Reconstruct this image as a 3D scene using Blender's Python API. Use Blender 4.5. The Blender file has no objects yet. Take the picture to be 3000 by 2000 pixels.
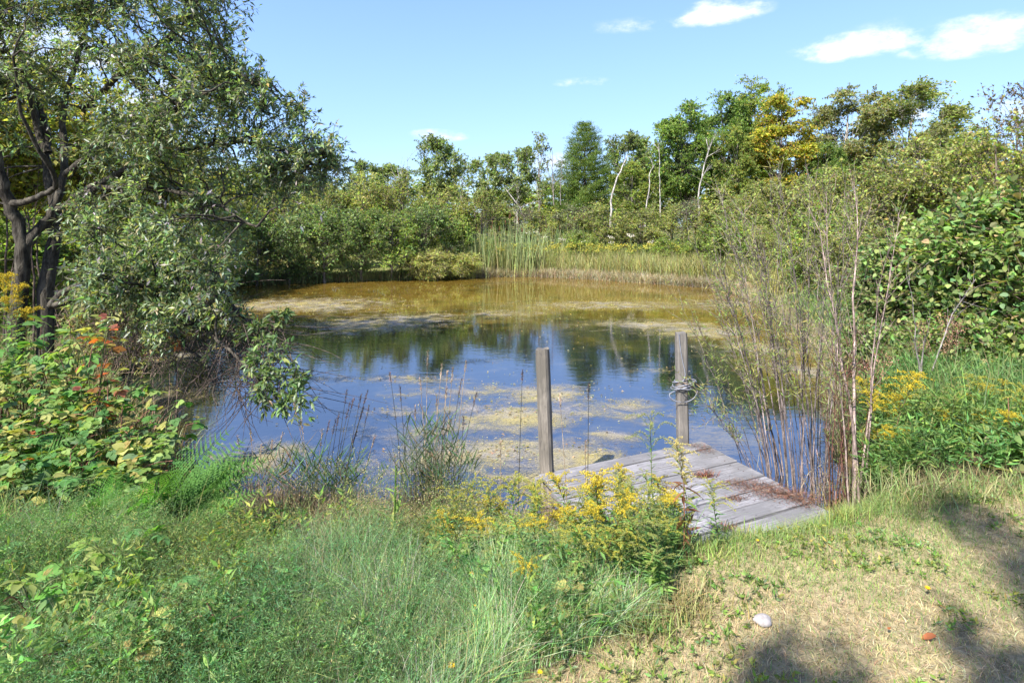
import bpy, math, random
import numpy as np
from mathutils import Vector

random.seed(7); np.random.seed(7)
rng = np.random.default_rng(11)
SC = bpy.context.scene
COL = SC.collection
PI = math.pi

# ------------------------------------------------------------------ camera
F = 569.0; HC = 1.7; HOR = 226.0            # focal length in picture pixels (1024 wide), eye height, horizon row
cam_d = bpy.data.cameras.new('camera'); cam = bpy.data.objects.new('camera', cam_d); COL.objects.link(cam)
cam.location = (0, 0, HC); cam.rotation_euler = (PI/2, 0, 0)
cam_d.sensor_width = 36; cam_d.lens = 36*F/1024; cam_d.shift_y = -(341-HOR)/1024
cam_d.clip_start = 0.05; cam_d.clip_end = 3000
SC.camera = cam

# ------------------------------------------------------------------ light
SUN_EL = math.radians(47); SUN_AZ = math.radians(-143)     # azimuth clockwise from +Y
sd = Vector((math.sin(SUN_AZ)*math.cos(SUN_EL), math.cos(SUN_AZ)*math.cos(SUN_EL), math.sin(SUN_EL)))
sl = bpy.data.lights.new('sun', 'SUN'); sl.energy = 3.35; sl.angle = math.radians(0.55); sl.color = (1.0, 0.95, 0.87)
so = bpy.data.objects.new('sun', sl); COL.objects.link(so)
so.rotation_euler = (-sd).to_track_quat('-Z', 'Y').to_euler(); so.location = (-20, -25, 30)
SC.view_settings.view_transform = 'Standard'; SC.view_settings.look = 'None'
SC.view_settings.exposure = 1.98; SC.view_settings.gamma = 1.0; SC.view_settings.use_curve_mapping = False
SC.cycles.max_bounces = 8; SC.cycles.diffuse_bounces = 3; SC.cycles.glossy_bounces = 3
SC.cycles.transmission_bounces = 4; SC.cycles.transparent_max_bounces = 8

class NT:
    """small helper round a node tree"""
    def __init__(s, tree):
        s.t = tree; tree.nodes.clear()
    def n(s, typ, **kw):
        nd = s.t.nodes.new(typ)
        ins = kw.pop('ins', {})
        for k, v in kw.items(): setattr(nd, k, v)
        for k, v in ins.items():
            if isinstance(v, bpy.types.NodeSocket): s.t.links.new(v, nd.inputs[k])
            else: nd.inputs[k].default_value = v
        return nd
    def math(s, op, a, b=0.0, c=0.0, clamp=False):
        return s.n('ShaderNodeMath', operation=op, use_clamp=clamp, ins={0: a, 1: b, 2: c}).outputs[0]
    def maprange(s, v, a, b, c=0.0, d=1.0, smooth=False):
        return s.n('ShaderNodeMapRange', interpolation_type='SMOOTHSTEP' if smooth else 'LINEAR', ins={0: v, 1: a, 2: b, 3: c, 4: d}).outputs[0]
    def mix(s, f, a, b, blend='MIX'):
        nd = s.t.nodes.new('ShaderNodeMix'); nd.data_type = 'RGBA'; nd.blend_type = blend
        for i, v in ((0, f), (6, a), (7, b)):
            if isinstance(v, bpy.types.NodeSocket): s.t.links.new(v, nd.inputs[i])
            else: nd.inputs[i].default_value = v if i == 0 else (*v, 1) if len(v) == 3 else v
        return nd.outputs[2]
    def noise(s, vec, scale, detail=4, rough=0.55, dist=0.0):
        return s.n('ShaderNodeTexNoise', ins={'Vector': vec, 'Scale': scale, 'Detail': detail, 'Roughness': rough, 'Distortion': dist}).outputs[0]
    def ramp(s, f, stops):
        r = s.n('ShaderNodeValToRGB', ins={0: f}); e = r.color_ramp.elements
        while len(e) < len(stops): e.new(0.5)
        for el, (p, c) in zip(e, stops): el.position = p; el.color = (*c, 1)
        return r.outputs[0]

# ------------------------------------------------------------------ sky with a few fair-weather clouds
world = bpy.data.worlds.new('World'); SC.world = world; world.use_nodes = True
w = NT(world.node_tree)
sky = w.n('ShaderNodeTexSky', sky_type='NISHITA', sun_disc=False, sun_elevation=SUN_EL, sun_rotation=SUN_AZ,
          altitude=100, air_density=1.0, dust_density=0.6, ozone_density=1.3)
gen = w.n('ShaderNodeTexCoord').outputs['Generated']
sep = w.n('ShaderNodeSeparateXYZ', ins={0: gen})
az = w.math('ARCTAN2', sep.outputs[0], sep.outputs[1])
el = w.math('ARCSINE', sep.outputs[2])
n1 = w.noise(w.n('ShaderNodeMapping', ins={'Vector': gen, 'Scale': (1, 1, 2.0)}).outputs[0], 13.0, 8, 0.66)
n2 = w.noise(w.n('ShaderNodeMapping', ins={'Vector': gen, 'Scale': (1, 1, 2.0), 'Location': (3, 1, 5)}).outputs[0], 5.0, 4, 0.5)
azd = w.math('ADD', az, w.math('MULTIPLY', w.math('SUBTRACT', n2, 0.5), 0.16))
def azel(px, py):
    dx = (px-512)/F; return math.atan(dx), math.atan((HOR-py)/F/math.hypot(1, dx))
clouds = []
for (cx, cy, hw, hh, s) in ((1655, 34, 150, 34, 1), (1950, 114, 175, 36, 1), (2225, 96, 200, 52, 1.1), (1368, 190, 85, 13, .5), (975, 314, 70, 17, .7),
                            (2110, 262, 130, 20, .8), (2045, 305, 60, 14, .6), (1480, 60, 160, 22, .28), (2020, 70, 150, 26, .22),
                            (1240, 372, 60, 26, .5), (60, 120, 260, 70, .9), (300, 220, 180, 50, .7), (2400, 250, 180, 30, .8)):
    a, e = azel(cx*.4354, cy*.4354); a1, _ = azel((cx+hw)*.4354, cy*.4354); _, e1 = azel(cx*.4354, (cy-hh)*.4354)
    clouds.append((a, e, abs(a1-a)*1.12, abs(e1-e)*1.25, s))
for k in range(16):                       # the same kind of clouds goes on round the rest of the sky
    a = 1.0 + k*0.28; a = a if a < PI else a-2*PI
    clouds.append((a, 0.18+0.5*((k*37) % 10)/10, .16+.1*((k*13) % 5)/5, .04+.02*((k*7) % 4), .9))
mask = None
for (a, e, wa, we, s) in clouds:
    u = w.math('DIVIDE', w.math('SUBTRACT', azd, a), wa)
    v = w.math('DIVIDE', w.math('SUBTRACT', el, e), we)
    v = w.math('MULTIPLY', v, w.maprange(v, -0.1, 0.1, 1.5, 0.95))       # flatter bases
    r = w.math('SQRT', w.math('ADD', w.math('MULTIPLY', u, u), w.math('MULTIPLY', v, v)))
    m = w.math('MULTIPLY', w.math('SUBTRACT', 1.0, w.math('MULTIPLY', r, r), clamp=True), s)
    mask = m if mask is None else w.math('MAXIMUM', mask, m)
n3 = w.noise(w.n('ShaderNodeMapping', ins={'Vector': gen, 'Scale': (1, 1, 2.6)}).outputs[0], 26.0, 6, 0.6)
dens = w.math('ADD', mask, w.math('MULTIPLY', w.math('SUBTRACT', n1, 0.5), w.math('MULTIPLY', w.maprange(mask, 0, .3, 0, 1), 3.0)))
dens = w.math('ADD', dens, w.math('MULTIPLY', w.math('SUBTRACT', n3, 0.5), w.math('MULTIPLY', mask, .9)))
dens = w.maprange(dens, 0.05, 1.25, 0, 1, True)
haze_f = w.maprange(el, 0.0, 0.75, 1, 0)
skyc = w.n('ShaderNodeHueSaturation', ins={'Hue': 0.508, 'Saturation': 1.12, 'Value': .92, 'Color': sky.outputs[0]}).outputs[0]
skyc = w.mix(w.math('MULTIPLY', haze_f, 0.72), skyc, (1.40, 2.25, 3.2))
skyc = w.mix(1.0, skyc, (.80, .82, .95), "MULTIPLY")
skyc = w.mix(w.math('MULTIPLY', dens, 0.94), skyc, (3.5, 3.55, 3.7))
bg = w.n('ShaderNodeBackground', ins={'Color': skyc, 'Strength': 0.102})
wo = w.n('ShaderNodeOutputWorld', ins={'Surface': bg.outputs[0]})

# ------------------------------------------------------------------ helpers: noise, geometry
def D(x): return x*0.4354
def wx(px, Y): return (px-512)/F*Y
def wz(py, Y): return HC+(HOR-py)/F*Y
def P3(dx, dy, Y): return np.array([wx(D(dx), Y), Y, wz(D(dy), Y)])      # display coords (2352 wide) at distance Y

_H = np.random.default_rng(5).random((256, 256))
def vnoise(x, y, s=1.0, o=0):
    x = np.asarray(x, float)*s+o*17.3; y = np.asarray(y, float)*s+o*7.7
    xi = np.floor(x).astype(int); yi = np.floor(y).astype(int); fx = x-xi; fy = y-yi
    fx = fx*fx*(3-2*fx); fy = fy*fy*(3-2*fy)
    h = lambda a, b: _H[a % 256, b % 256]
    return (h(xi, yi)*(1-fx)+h(xi+1, yi)*fx)*(1-fy)+(h(xi, yi+1)*(1-fx)+h(xi+1, yi+1)*fx)*fy
def fbm(x, y, s=1.0, o=0):
    return (vnoise(x, y, s, o)+.5*vnoise(x, y, s*2.1, o+1)+.25*vnoise(x, y, s*4.3, o+2))/1.75

POND = [(-2.35, 4.55), (-1.8, 4.15), (-1.1, 3.95), (-0.5, 3.85), (0.2, 3.72), (0.9, 3.62), (1.6, 3.75), (2.15, 4.1), (2.75, 4.65), (3.1, 5.4), (3.8, 6.7),
        (4.7, 8.3), (5.4, 10.5), (6.0, 13), (6.7, 16), (7.0, 18.8), (5.4, 20.6), (3.4, 22.3), (1.2, 23.7), (-1.0, 23.6), (-3.4, 22.6), (-5.6, 21.9),
        (-8.0, 21.0), (-10.2, 19.6), (-10.8, 16.5), (-9.8, 13.0), (-7.9, 10.3), (-6.3, 8.7), (-5.0, 7.2), (-3.9, 6.1), (-3.0, 5.2)]
def catmull(P, k=6):
    P = np.array(P); n = len(P); out = []
    for i in range(n):
        a, b, c, d = P[i-1], P[i], P[(i+1) % n], P[(i+2) % n]
        for j in range(k):
            t = j/k; out.append(.5*((2*b)+(-a+c)*t+(2*a-5*b+4*c-d)*t*t+(-a+3*b-3*c+d)*t**3))
    return np.array(out)
PC = catmull(POND)
def pond_dist(x, y):
    """signed distance to the shoreline, positive on land"""
    x = np.atleast_1d(np.asarray(x, float)); y = np.atleast_1d(np.asarray(y, float)); sh = x.shape
    x = x.ravel(); y = y.ravel(); best = np.full(x.shape, 1e9); ins = np.zeros(x.shape, bool)
    for i in range(len(PC)):
        a = PC[i]; b = PC[(i+1) % len(PC)]; d = b-a
        t = np.clip(((x-a[0])*d[0]+(y-a[1])*d[1])/(d@d), 0, 1)
        best = np.minimum(best, (x-a[0]-t*d[0])**2+(y-a[1]-t*d[1])**2)
        c = ((a[1] > y) != (b[1] > y)); 
        with np.errstate(divide='ignore', invalid='ignore'): xi = a[0]+(y-a[1])*d[0]/(d[1] if d[1] else 1e-9)
        ins ^= c & (x < xi)
    r = np.sqrt(best); return np.where(ins, -r, r).reshape(sh)
WATER = -0.40
def ss(t): t = np.clip(t, 0, 1); return t*t*(3-2*t)
def ground(x, y, d=None):
    if d is None: d = pond_dist(x, y)
    x = np.asarray(x, float); y = np.asarray(y, float)
    near = ss((9-y)/4)
    rise = 0.40*near+0.22*(1-near)
    wdt = (0.60+.65*ss((.95-x)/.5))*near+1.3*(1-near)
    out = WATER+rise*(.3*np.clip(d/wdt, 0, 1)+.7*ss(d/wdt))+np.clip(d-2, 0, 60)*0.012*(1-near)
    out = out+0.03*(fbm(x, y, 1.3)-.5)*ss(d/1.0)
    inn = WATER-.12*np.clip(-d/.4, 0, 1)-0.7*ss(-d/3.0)
    return np.where(d > 0, out, inn)
def gz(x, y): return float(ground(np.array([x]), np.array([y]))[0])

# ------------------------------------------------------------------ helpers: objects
def link(name, data, parent=None, loc=None, kind=None):
    o = bpy.data.objects.new(name, data); COL.objects.link(o)
    if parent: o.parent = parent
    if loc is not None: o.location = loc
    if kind: o['kind'] = kind
    return o
def tag(o, label=None, cat=None, group=None, kind=None):
    if label: o['label'] = label
    if cat: o['category'] = cat
    if group: o['group'] = group
    if kind: o['kind'] = kind
    return o
def thing(name, label, cat, loc=(0, 0, 0), rz=0, group=None):
    o = link(name, None, None, loc); o.rotation_euler = (0, 0, rz); o.empty_display_size = .2
    return tag(o, label, cat, group)
def copy_tree(o, parent=None):
    c = o.copy(); COL.objects.link(c)
    if parent: c.parent = parent
    for ch in o.children: copy_tree(ch, c)
    return c

class MB:
    """collects vertices, triangles, quads and a colour per vertex; builds ONE mesh"""
    def __init__(s): s.v = []; s.c = []; s.t = []; s.q = []; s.n = 0
    def add(s, v, t=None, q=None, c=(1, 1, 1)):
        v = np.asarray(v, float).reshape(-1, 3); c = np.asarray(c, float)
        if c.ndim == 1: c = np.broadcast_to(c, (len(v), 3))
        s.v.append(v); s.c.append(c)
        if t is not None and len(t): s.t.append(np.asarray(t, int)+s.n)
        if q is not None and len(q): s.q.append(np.asarray(q, int)+s.n)
        s.n += len(v)
    def mesh(s, name, mat, smooth=True):
        me = bpy.data.meshes.new(name)
        v = np.concatenate(s.v) if s.v else np.zeros((0, 3)); c = np.concatenate(s.c) if s.c else np.zeros((0, 3))
        t = np.concatenate(s.t) if s.t else np.zeros((0, 3), int); q = np.concatenate(s.q) if s.q else np.zeros((0, 4), int)
        me.vertices.add(len(v)); me.vertices.foreach_set('co', v.astype(np.float32).ravel())
        idx = np.concatenate([t.ravel(), q.ravel()]).astype(np.int32)
        me.loops.add(len(idx)); me.loops.foreach_set('vertex_index', idx)
        me.polygons.add(len(t)+len(q))
        st = np.concatenate([np.arange(len(t))*3, len(t)*3+np.arange(len(q))*4]).astype(np.int32)
        me.polygons.foreach_set('loop_start', st)
        me.update(calc_edges=True)
        me.polygons.foreach_set('use_smooth', np.full(len(st), smooth))
        at = me.color_attributes.new('Col', 'FLOAT_COLOR', 'POINT')
        at.data.foreach_set('color', np.concatenate([c, np.ones((len(c), 1))], 1).astype(np.float32).ravel())
        me.materials.append(mat); return me
    def build(s, name, mat, parent=None, kind=None, smooth=True, loc=None):
        return link(name, s.mesh(name, mat, smooth), parent, loc, kind)

def norm(a): return a/np.maximum(np.linalg.norm(a, axis=-1, keepdims=True), 1e-9)
def tubes(mb, P, R, sides=5, c=(.2, .15, .1)):
    """P (K,n,3) centre lines, R (K,n) radii"""
    P = np.asarray(P, float); R = np.asarray(R, float)
    if P.ndim == 2: P = P[None]; R = R[None]
    K, n, _ = P.shape
    T = np.empty_like(P); T[:, 1:-1] = P[:, 2:]-P[:, :-2]; T[:, 0] = P[:, 1]-P[:, 0]; T[:, -1] = P[:, -1]-P[:, -2]
    T = norm(T); ax = norm(P[:, -1]-P[:, 0]); ref = np.where(np.abs(ax[:, 2:3]) > .8, [[1., 0, 0]], [[0, 0, 1.]])
    U = norm(np.cross(T, ref[:, None, :])); V = np.cross(T, U)
    a = np.arange(sides)/sides*2*PI
    ring = U[:, :, None, :]*np.cos(a)[None, None, :, None]+V[:, :, None, :]*np.sin(a)[None, None, :, None]
    v = P[:, :, None, :]+ring*R[:, :, None, None]
    i = np.arange(n-1)[:, None]*sides; j = np.arange(sides)[None, :]; j2 = (j+1) % sides
    q = np.stack([i+j, i+j2, i+sides+j2, i+sides+j], -1).reshape(-1, 4)
    q = (q[None]+(np.arange(K)*n*sides)[:, None, None]).reshape(-1, 4)
    c = np.asarray(c, float)
    if c.ndim == 2: c = np.repeat(c, n*sides, 0)
    mb.add(v.reshape(-1, 3), q=q, c=c)

L2 = (np.array([(0, 0, 0), (.42, -.5, .10), (1, 0, -.06), (.42, .5, .10)]), np.array([(0, 2, 1), (0, 3, 2)]))
L8 = (np.array([(0, 0, 0), (.26, -.42, .10), (.62, -.40, .08), (1, 0, -.14), (.62, .40, .08), (.26, .42, .10), (.28, 0, .02), (.64, 0, 0)]),
      np.array([(0, 6, 1), (0, 5, 6), (1, 6, 7), (1, 7, 2), (5, 7, 6), (5, 4, 7), (2, 7, 3), (4, 3, 7)]))
LR = (np.array([(0, 0, 0), (.12, -.34, .06), (.45, -.52, .10), (.8, -.3, .05), (1, 0, -.06), (.8, .3, .05), (.45, .52, .10), (.12, .34, .06), (.45, 0, .0)]),
      np.array([(8, 1, 0), (8, 2, 1), (8, 3, 2), (8, 4, 3), (8, 5, 4), (8, 6, 5), (8, 7, 6), (8, 0, 7)]))
def leaves(mb, pos, d, nrm, L, Wd, col, T=L2):
    d = norm(np.asarray(d, float)); s = norm(np.cross(d, nrm)); m = np.cross(s, d); tv, tf = T; k = len(tv); N = len(pos)
    if not N: return
    L = np.broadcast_to(L, (N,)); Wd = np.broadcast_to(Wd, (N,))
    v = pos[:, None, :]+d[:, None, :]*(tv[None, :, 0:1]*L[:, None, None])+s[:, None, :]*(tv[None, :, 1:2]*Wd[:, None, None])+m[:, None, :]*(tv[None, :, 2:3]*np.minimum(L, 1.8*Wd)[:, None, None])
    f = (tf[None]+(np.arange(N)*k)[:, None, None]).reshape(-1, 3)
    col = np.asarray(col, float); col = np.repeat(col, k, 0) if col.ndim == 2 else col
    mb.add(v.reshape(-1, 3), t=f, c=col)
def blades(mb, pos, H, W, bd, bend, col, seg=3, tipcol=None):
    """grass blades: pos (N,3), bd (N,2) bend direction, bend = sideways reach / height"""
    N = len(pos); t = np.linspace(0, 1, seg+1); H = np.broadcast_to(H, (N,)); W = np.broadcast_to(W, (N,)); bend = np.broadcast_to(bend, (N,))
    sd_ = np.stack([-bd[:, 1], bd[:, 0], np.zeros(N)], -1)
    ang = rng.uniform(-.9, .9, N); c, s = np.cos(ang), np.sin(ang)
    sd_ = np.stack([sd_[:, 0]*c-sd_[:, 1]*s, sd_[:, 0]*s+sd_[:, 1]*c, np.zeros(N)], -1)
    vs = []; cs = []
    for i, tt in enumerate(t):
        ctr = pos+np.stack([bd[:, 0]*bend*H*tt**1.8, bd[:, 1]*bend*H*tt**1.8, H*(tt-0.35*bend**1.2*tt**2.5)], -1)
        if i < seg:
            wv = sd_*(W*(1-tt**1.6)*.5)[:, None]; vs += [ctr-wv, ctr+wv]
            cc = col if tipcol is None else col*(1-tt)+tipcol*tt; cs += [cc, cc]
        else: vs.append(ctr); cs.append(col if tipcol is None else tipcol)
    k = 2*seg+1; v = np.stack(vs, 1); cc = np.stack(cs, 1)
    off = (np.arange(N)*k)[:, None]; q = []
    for i in range(seg-1): q.append(off+np.array([[2*i, 2*i+1, 2*i+3, 2*i+2]]))
    tr = off+np.array([[2*seg-2, 2*seg-1, 2*seg]])
    mb.add(v.reshape(-1, 3), t=tr, q=np.concatenate(q) if q else None, c=cc.reshape(-1, 3))
def rsph(n):
    return norm(rng.normal(size=(n, 3)))
def pal(base, n, vv=.25, hv=.12):
    """n colours round base"""
    b = np.asarray(base, float)
    return np.clip(b*(1+rng.normal(0, vv, (n, 1)).clip(-.6, .9))*(1+rng.normal(0, hv, (n, 3))), 0.004, .9)
def pick(cols, wts, n, vv=.22, hv=.1):
    cols = np.array(cols, float); g_ = (cols[:, 1] > cols[:, 0]*.95) & (cols[:, 1] < .3); cols = np.where(g_[:, None], np.minimum(cols*2.05, np.maximum(cols, .32)), cols)   # living greens
    i = rng.choice(len(cols), n, p=np.array(wts)/sum(wts))
    return np.clip(cols[i]*(1+rng.normal(0, vv, (n, 1)).clip(-.6, .9))*(1+rng.normal(0, hv, (n, 3))), .004, .9)

# ------------------------------------------------------------------ materials
def mat(name):
    m = bpy.data.materials.new(name); m.use_nodes = True; return m, NT(m.node_tree)
def leaf_mat(name, transl=.38, rough=.5, spec=.35, var=.16, tint=(1.25, 1.35, .55)):
    m, t = mat(name)
    at = t.n('ShaderNodeVertexColor', layer_name='Col').outputs[0]
    oi = t.n('ShaderNodeObjectInfo').outputs['Random']
    nz = t.noise(t.n('ShaderNodeTexCoord').outputs['Object'], 2.2, 2)
    c = t.mix(1.0, at, t.ramp(t.math('ADD', t.math('MULTIPLY', oi, var*2), t.math('MULTIPLY', nz, .45)), [(0, (.72, .72, .8)), (.5, (1.12, 1.08, .95))]), 'MULTIPLY')
    p = t.n('ShaderNodeBsdfPrincipled', ins={'Base Color': c, 'Roughness': rough, 'Specular IOR Level': spec})
    tc = t.mix(1.0, c, tint, 'MULTIPLY')
    tr = t.n('ShaderNodeBsdfTranslucent', ins={'Color': tc})
    mx = t.n('ShaderNodeMixShader', ins={0: transl, 1: p.outputs[0], 2: tr.outputs[0]})
    t.n('ShaderNodeOutputMaterial', ins={0: mx.outputs[0]}); return m
M_LEAF = leaf_mat('leaf', .5, .62, .25); M_GLOSS = leaf_mat('glossy_leaf', .42, .42, .45); M_GRASS = leaf_mat('grass_blade', .34, .55, .3, var=.05)
M_FLOWER = leaf_mat('petal', .3, .7, .1, var=.03, tint=(1.1, 1, .7))
def bark_mat(name, scale=18, k=1.0):
    m, t = mat(name)
    at = t.n('ShaderNodeVertexColor', layer_name='Col').outputs[0]
    co = t.n('ShaderNodeMapping', ins={'Vector': t.n('ShaderNodeTexCoord').outputs['Object'], 'Scale': (1, 1, .28)}).outputs[0]
    nz = t.noise(co, scale, 6, .7, .4)
    lich = t.noise(t.n('ShaderNodeTexCoord').outputs['Object'], scale*.6, 5, .6)
    c = t.mix(1.0, at, t.ramp(nz, [(.36, (.22, .20, .19)), (.5, (.9, .88, .86)), (.64, (1.9, 1.85, 1.8))]), 'MULTIPLY')
    c = t.mix(t.maprange(lich, .62, .74, 0, .35*k), c, (.20, .21, .19))
    bp = t.n('ShaderNodeBump', ins={'Height': nz, 'Strength': 1.0, 'Distance': .035})
    p = t.n('ShaderNodeBsdfPrincipled', ins={'Base Color': c, 'Roughness': .85, 'Specular IOR Level': .2, 'Normal': bp.outputs[0]})
    t.n('ShaderNodeOutputMaterial', ins={0: p.outputs[0]}); return m
M_BARK = bark_mat('bark'); M_TWIG = bark_mat('twig', 30, .3)
def wood_mat(name, tone):
    m, t = mat(name)
    oc = t.n('ShaderNodeTexCoord').outputs['Object']
    oi = t.n('ShaderNodeObjectInfo').outputs['Random']
    off = t.n('ShaderNodeVectorMath', operation='SCALE', ins={0: (7.0, 3.0, 11.0), 3: oi})
    v = t.n('ShaderNodeVectorMath', operation='ADD', ins={0: oc, 1: off.outputs[0]}).outputs[0]
    gv = t.n('ShaderNodeMapping', ins={'Vector': v, 'Scale': (1.2, 26, 26)}).outputs[0]      # grain runs along local X
    g1 = t.noise(gv, 3.2, 8, .72, .35); g2 = t.noise(gv, 14, 4, .7)
    bl = t.noise(v, 2.3, 5, .6); spk = t.noise(t.n('ShaderNodeMapping', ins={'Vector': v, 'Scale': (.5, 1, 1)}).outputs[0], 38, 3, .6)
    g = t.math('ADD', t.math('MULTIPLY', g1, .7), t.math('MULTIPLY', g2, .3))
    c = t.ramp(g, [(.36, tuple(x*.10 for x in tone)), (.45, tuple(x*.55 for x in tone)), (.54, tone), (.66, tuple(min(1, x*1.5) for x in tone))])
    c = t.mix(t.maprange(bl, .43, .62, 0, .8), c, tuple(x*.42 for x in (tone[0], tone[1]*1.02, tone[2]*1.0)))
    c = t.mix(t.maprange(spk, .62, .72, 0, .8), c, (.05, .045, .045))
    c = t.mix(t.maprange(oi, 0, 1, 0, .45), c, (.13, .125, .125))
    h = t.math('ADD', g, t.math('MULTIPLY', spk, -.2))
    bp = t.n('ShaderNodeBump', ins={'Height': h, 'Strength': .7, 'Distance': .006})
    p = t.n('ShaderNodeBsdfPrincipled', ins={'Base Color': c, 'Roughness': .8, 'Specular IOR Level': .25, 'Normal': bp.outputs[0]})
    t.n('ShaderNodeOutputMaterial', ins={0: p.outputs[0]}); return m
M_PLANK = wood_mat('weathered_plank', (.29, .282, .295)); M_POST = wood_mat('weathered_post', (.215, .19, .16))
def plain(name, col, rough=.7, var=.25, scale=20):
    m, t = mat(name)
    nz = t.noise(t.n('ShaderNodeTexCoord').outputs['Object'], scale, 5, .6)
    c = t.mix(1.0, col, t.ramp(nz, [(.3, (1-var*2,)*3), (.7, (1+var,)*3)]), 'MULTIPLY')
    bp = t.n('ShaderNodeBump', ins={'Height': nz, 'Strength': .4, 'Distance': .01})
    p = t.n('ShaderNodeBsdfPrincipled', ins={'Base Color': c, 'Roughness': rough, 'Normal': bp.outputs[0]})
    t.n('ShaderNodeOutputMaterial', ins={0: p.outputs[0]}); return m

# ground
m, t = mat('soil_and_turf'); M_GROUND = m
oc = t.n('ShaderNodeTexCoord').outputs['Object']
a = t.noise(oc, 1.1, 6, .6); b = t.noise(oc, 22, 5, .65); dd = t.n('ShaderNodeAttribute', attribute_name='shore').outputs['Fac']
soil = t.ramp(b, [(.3, (.045, .032, .02)), (.7, (.13, .10, .06))])
turf = t.ramp(b, [(.3, (.16, .13, .07)), (.7, (.38, .31, .18))])
far = t.ramp(b, [(.3, (.10, .12, .035)), (.7, (.22, .22, .08))])
lw = t.n('ShaderNodeAttribute', attribute_name='lawn').outputs['Fac']
c = t.mix(lw, soil, turf)
sy = t.n('ShaderNodeSeparateXYZ', ins={0: oc}).outputs[1]
c = t.mix(t.maprange(sy, 9, 20), c, far)
bed = t.mix(t.maprange(a, .4, .6), (.20, .12, .03), (.09, .06, .02))
c = t.mix(t.maprange(dd, -.02, .10), bed, c)
bp = t.n('ShaderNodeBump', ins={'Height': b, 'Strength': .8, 'Distance': .03})
p = t.n('ShaderNodeBsdfPrincipled', ins={'Base Color': c, 'Roughness': .95, 'Specular IOR Level': .1, 'Normal': bp.outputs[0]})
t.n('ShaderNodeOutputMaterial', ins={0: p.outputs[0]})

# water: turbid body under a smooth reflecting surface
m, t = mat('pond_water'); M_WATER = m
oc = t.n('ShaderNodeTexCoord').outputs['Object']
dp = t.n('ShaderNodeAttribute', attribute_name='silt_shade').outputs['Fac']
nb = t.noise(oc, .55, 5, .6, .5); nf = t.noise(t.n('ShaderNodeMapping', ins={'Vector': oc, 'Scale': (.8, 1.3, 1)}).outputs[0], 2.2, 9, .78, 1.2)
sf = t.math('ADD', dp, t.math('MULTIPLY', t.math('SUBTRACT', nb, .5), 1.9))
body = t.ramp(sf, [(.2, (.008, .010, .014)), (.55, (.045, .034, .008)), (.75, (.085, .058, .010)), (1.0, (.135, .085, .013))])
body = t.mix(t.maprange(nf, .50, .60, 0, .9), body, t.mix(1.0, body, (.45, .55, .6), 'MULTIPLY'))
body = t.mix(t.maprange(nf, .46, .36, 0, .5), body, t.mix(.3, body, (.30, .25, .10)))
rip = t.noise(t.n('ShaderNodeMapping', ins={'Vector': oc, 'Scale': (.55, 1.6, 1), 'Rotation': (0, 0, .15)}).outputs[0], 5.5, 4, .55)
rip2 = t.noise(t.n('ShaderNodeMapping', ins={'Vector': oc, 'Scale': (.8, 2.2, 1)}).outputs[0], 24, 2, .5)
calm = t.maprange(t.noise(oc, .25, 2), .35, .65, .25, 1.0)
bp = t.n('ShaderNodeBump', ins={'Height': t.math('ADD', rip, t.math('MULTIPLY', rip2, .15)), 'Strength': t.math('MULTIPLY', calm, t.maprange(t.n('ShaderNodeSeparateXYZ', ins={0: oc}).outputs[1], 6, 18, .13, .045)), 'Distance': .02})
fr = t.n('ShaderNodeFresnel', ins={'IOR': 3.6, 'Normal': bp.outputs[0]}).outputs[0]
df = t.n('ShaderNodeBsdfDiffuse', ins={'Color': body})
gl = t.n('ShaderNodeBsdfGlossy', ins={'Color': (.95, .95, 1, 1), 'Roughness': .015, 'Normal': bp.outputs[0]})
mx = t.n('ShaderNodeMixShader', ins={0: fr, 1: df.outputs[0], 2: gl.outputs[0]})
t.n('ShaderNodeOutputMaterial', ins={0: mx.outputs[0]})

# floating algae: ragged film, open where the noise is low
m, t = mat('algae_film'); M_ALGAE = m
oc = t.n('ShaderNodeTexCoord').outputs['Object']
dn = t.n('ShaderNodeAttribute', attribute_name='dens').outputs['Fac']
s1 = t.n('ShaderNodeMapping', ins={'Vector': oc, 'Scale': (1, 1.25, 1), 'Rotation': (0, 0, .2)}).outputs[0]
a1 = t.noise(s1, 2.3, 8, .72, .9); a2 = t.noise(s1, 24, 9, .85, 2.2)
al = t.math('ADD', t.math('MULTIPLY', a1, .62), t.math('MULTIPLY', a2, .38))
al = t.math('ADD', t.math('SUBTRACT', al, .5), t.math('MULTIPLY', dn, .30))
alpha = t.math('MULTIPLY', t.maprange(al, .05, .30, 0, .9, True), t.maprange(a2, .40, .56, .35, 1.0))
cc = t.ramp(t.noise(oc, 2.2, 6, .7), [(.35, (.34, .31, .28)), (.5, (.36, .31, .18)), (.62, (.42, .35, .13))])
bp = t.n('ShaderNodeBump', ins={'Height': a2, 'Strength': .8, 'Distance': .02})
df = t.n('ShaderNodeBsdfPrincipled', ins={'Base Color': cc, 'Roughness': .6, 'Normal': bp.outputs[0]})
tp = t.n('ShaderNodeBsdfTransparent')
mx = t.n('ShaderNodeMixShader', ins={0: alpha, 1: tp.outputs[0], 2: df.outputs[0]})
t.n('ShaderNodeOutputMaterial', ins={0: mx.outputs[0]})

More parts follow.
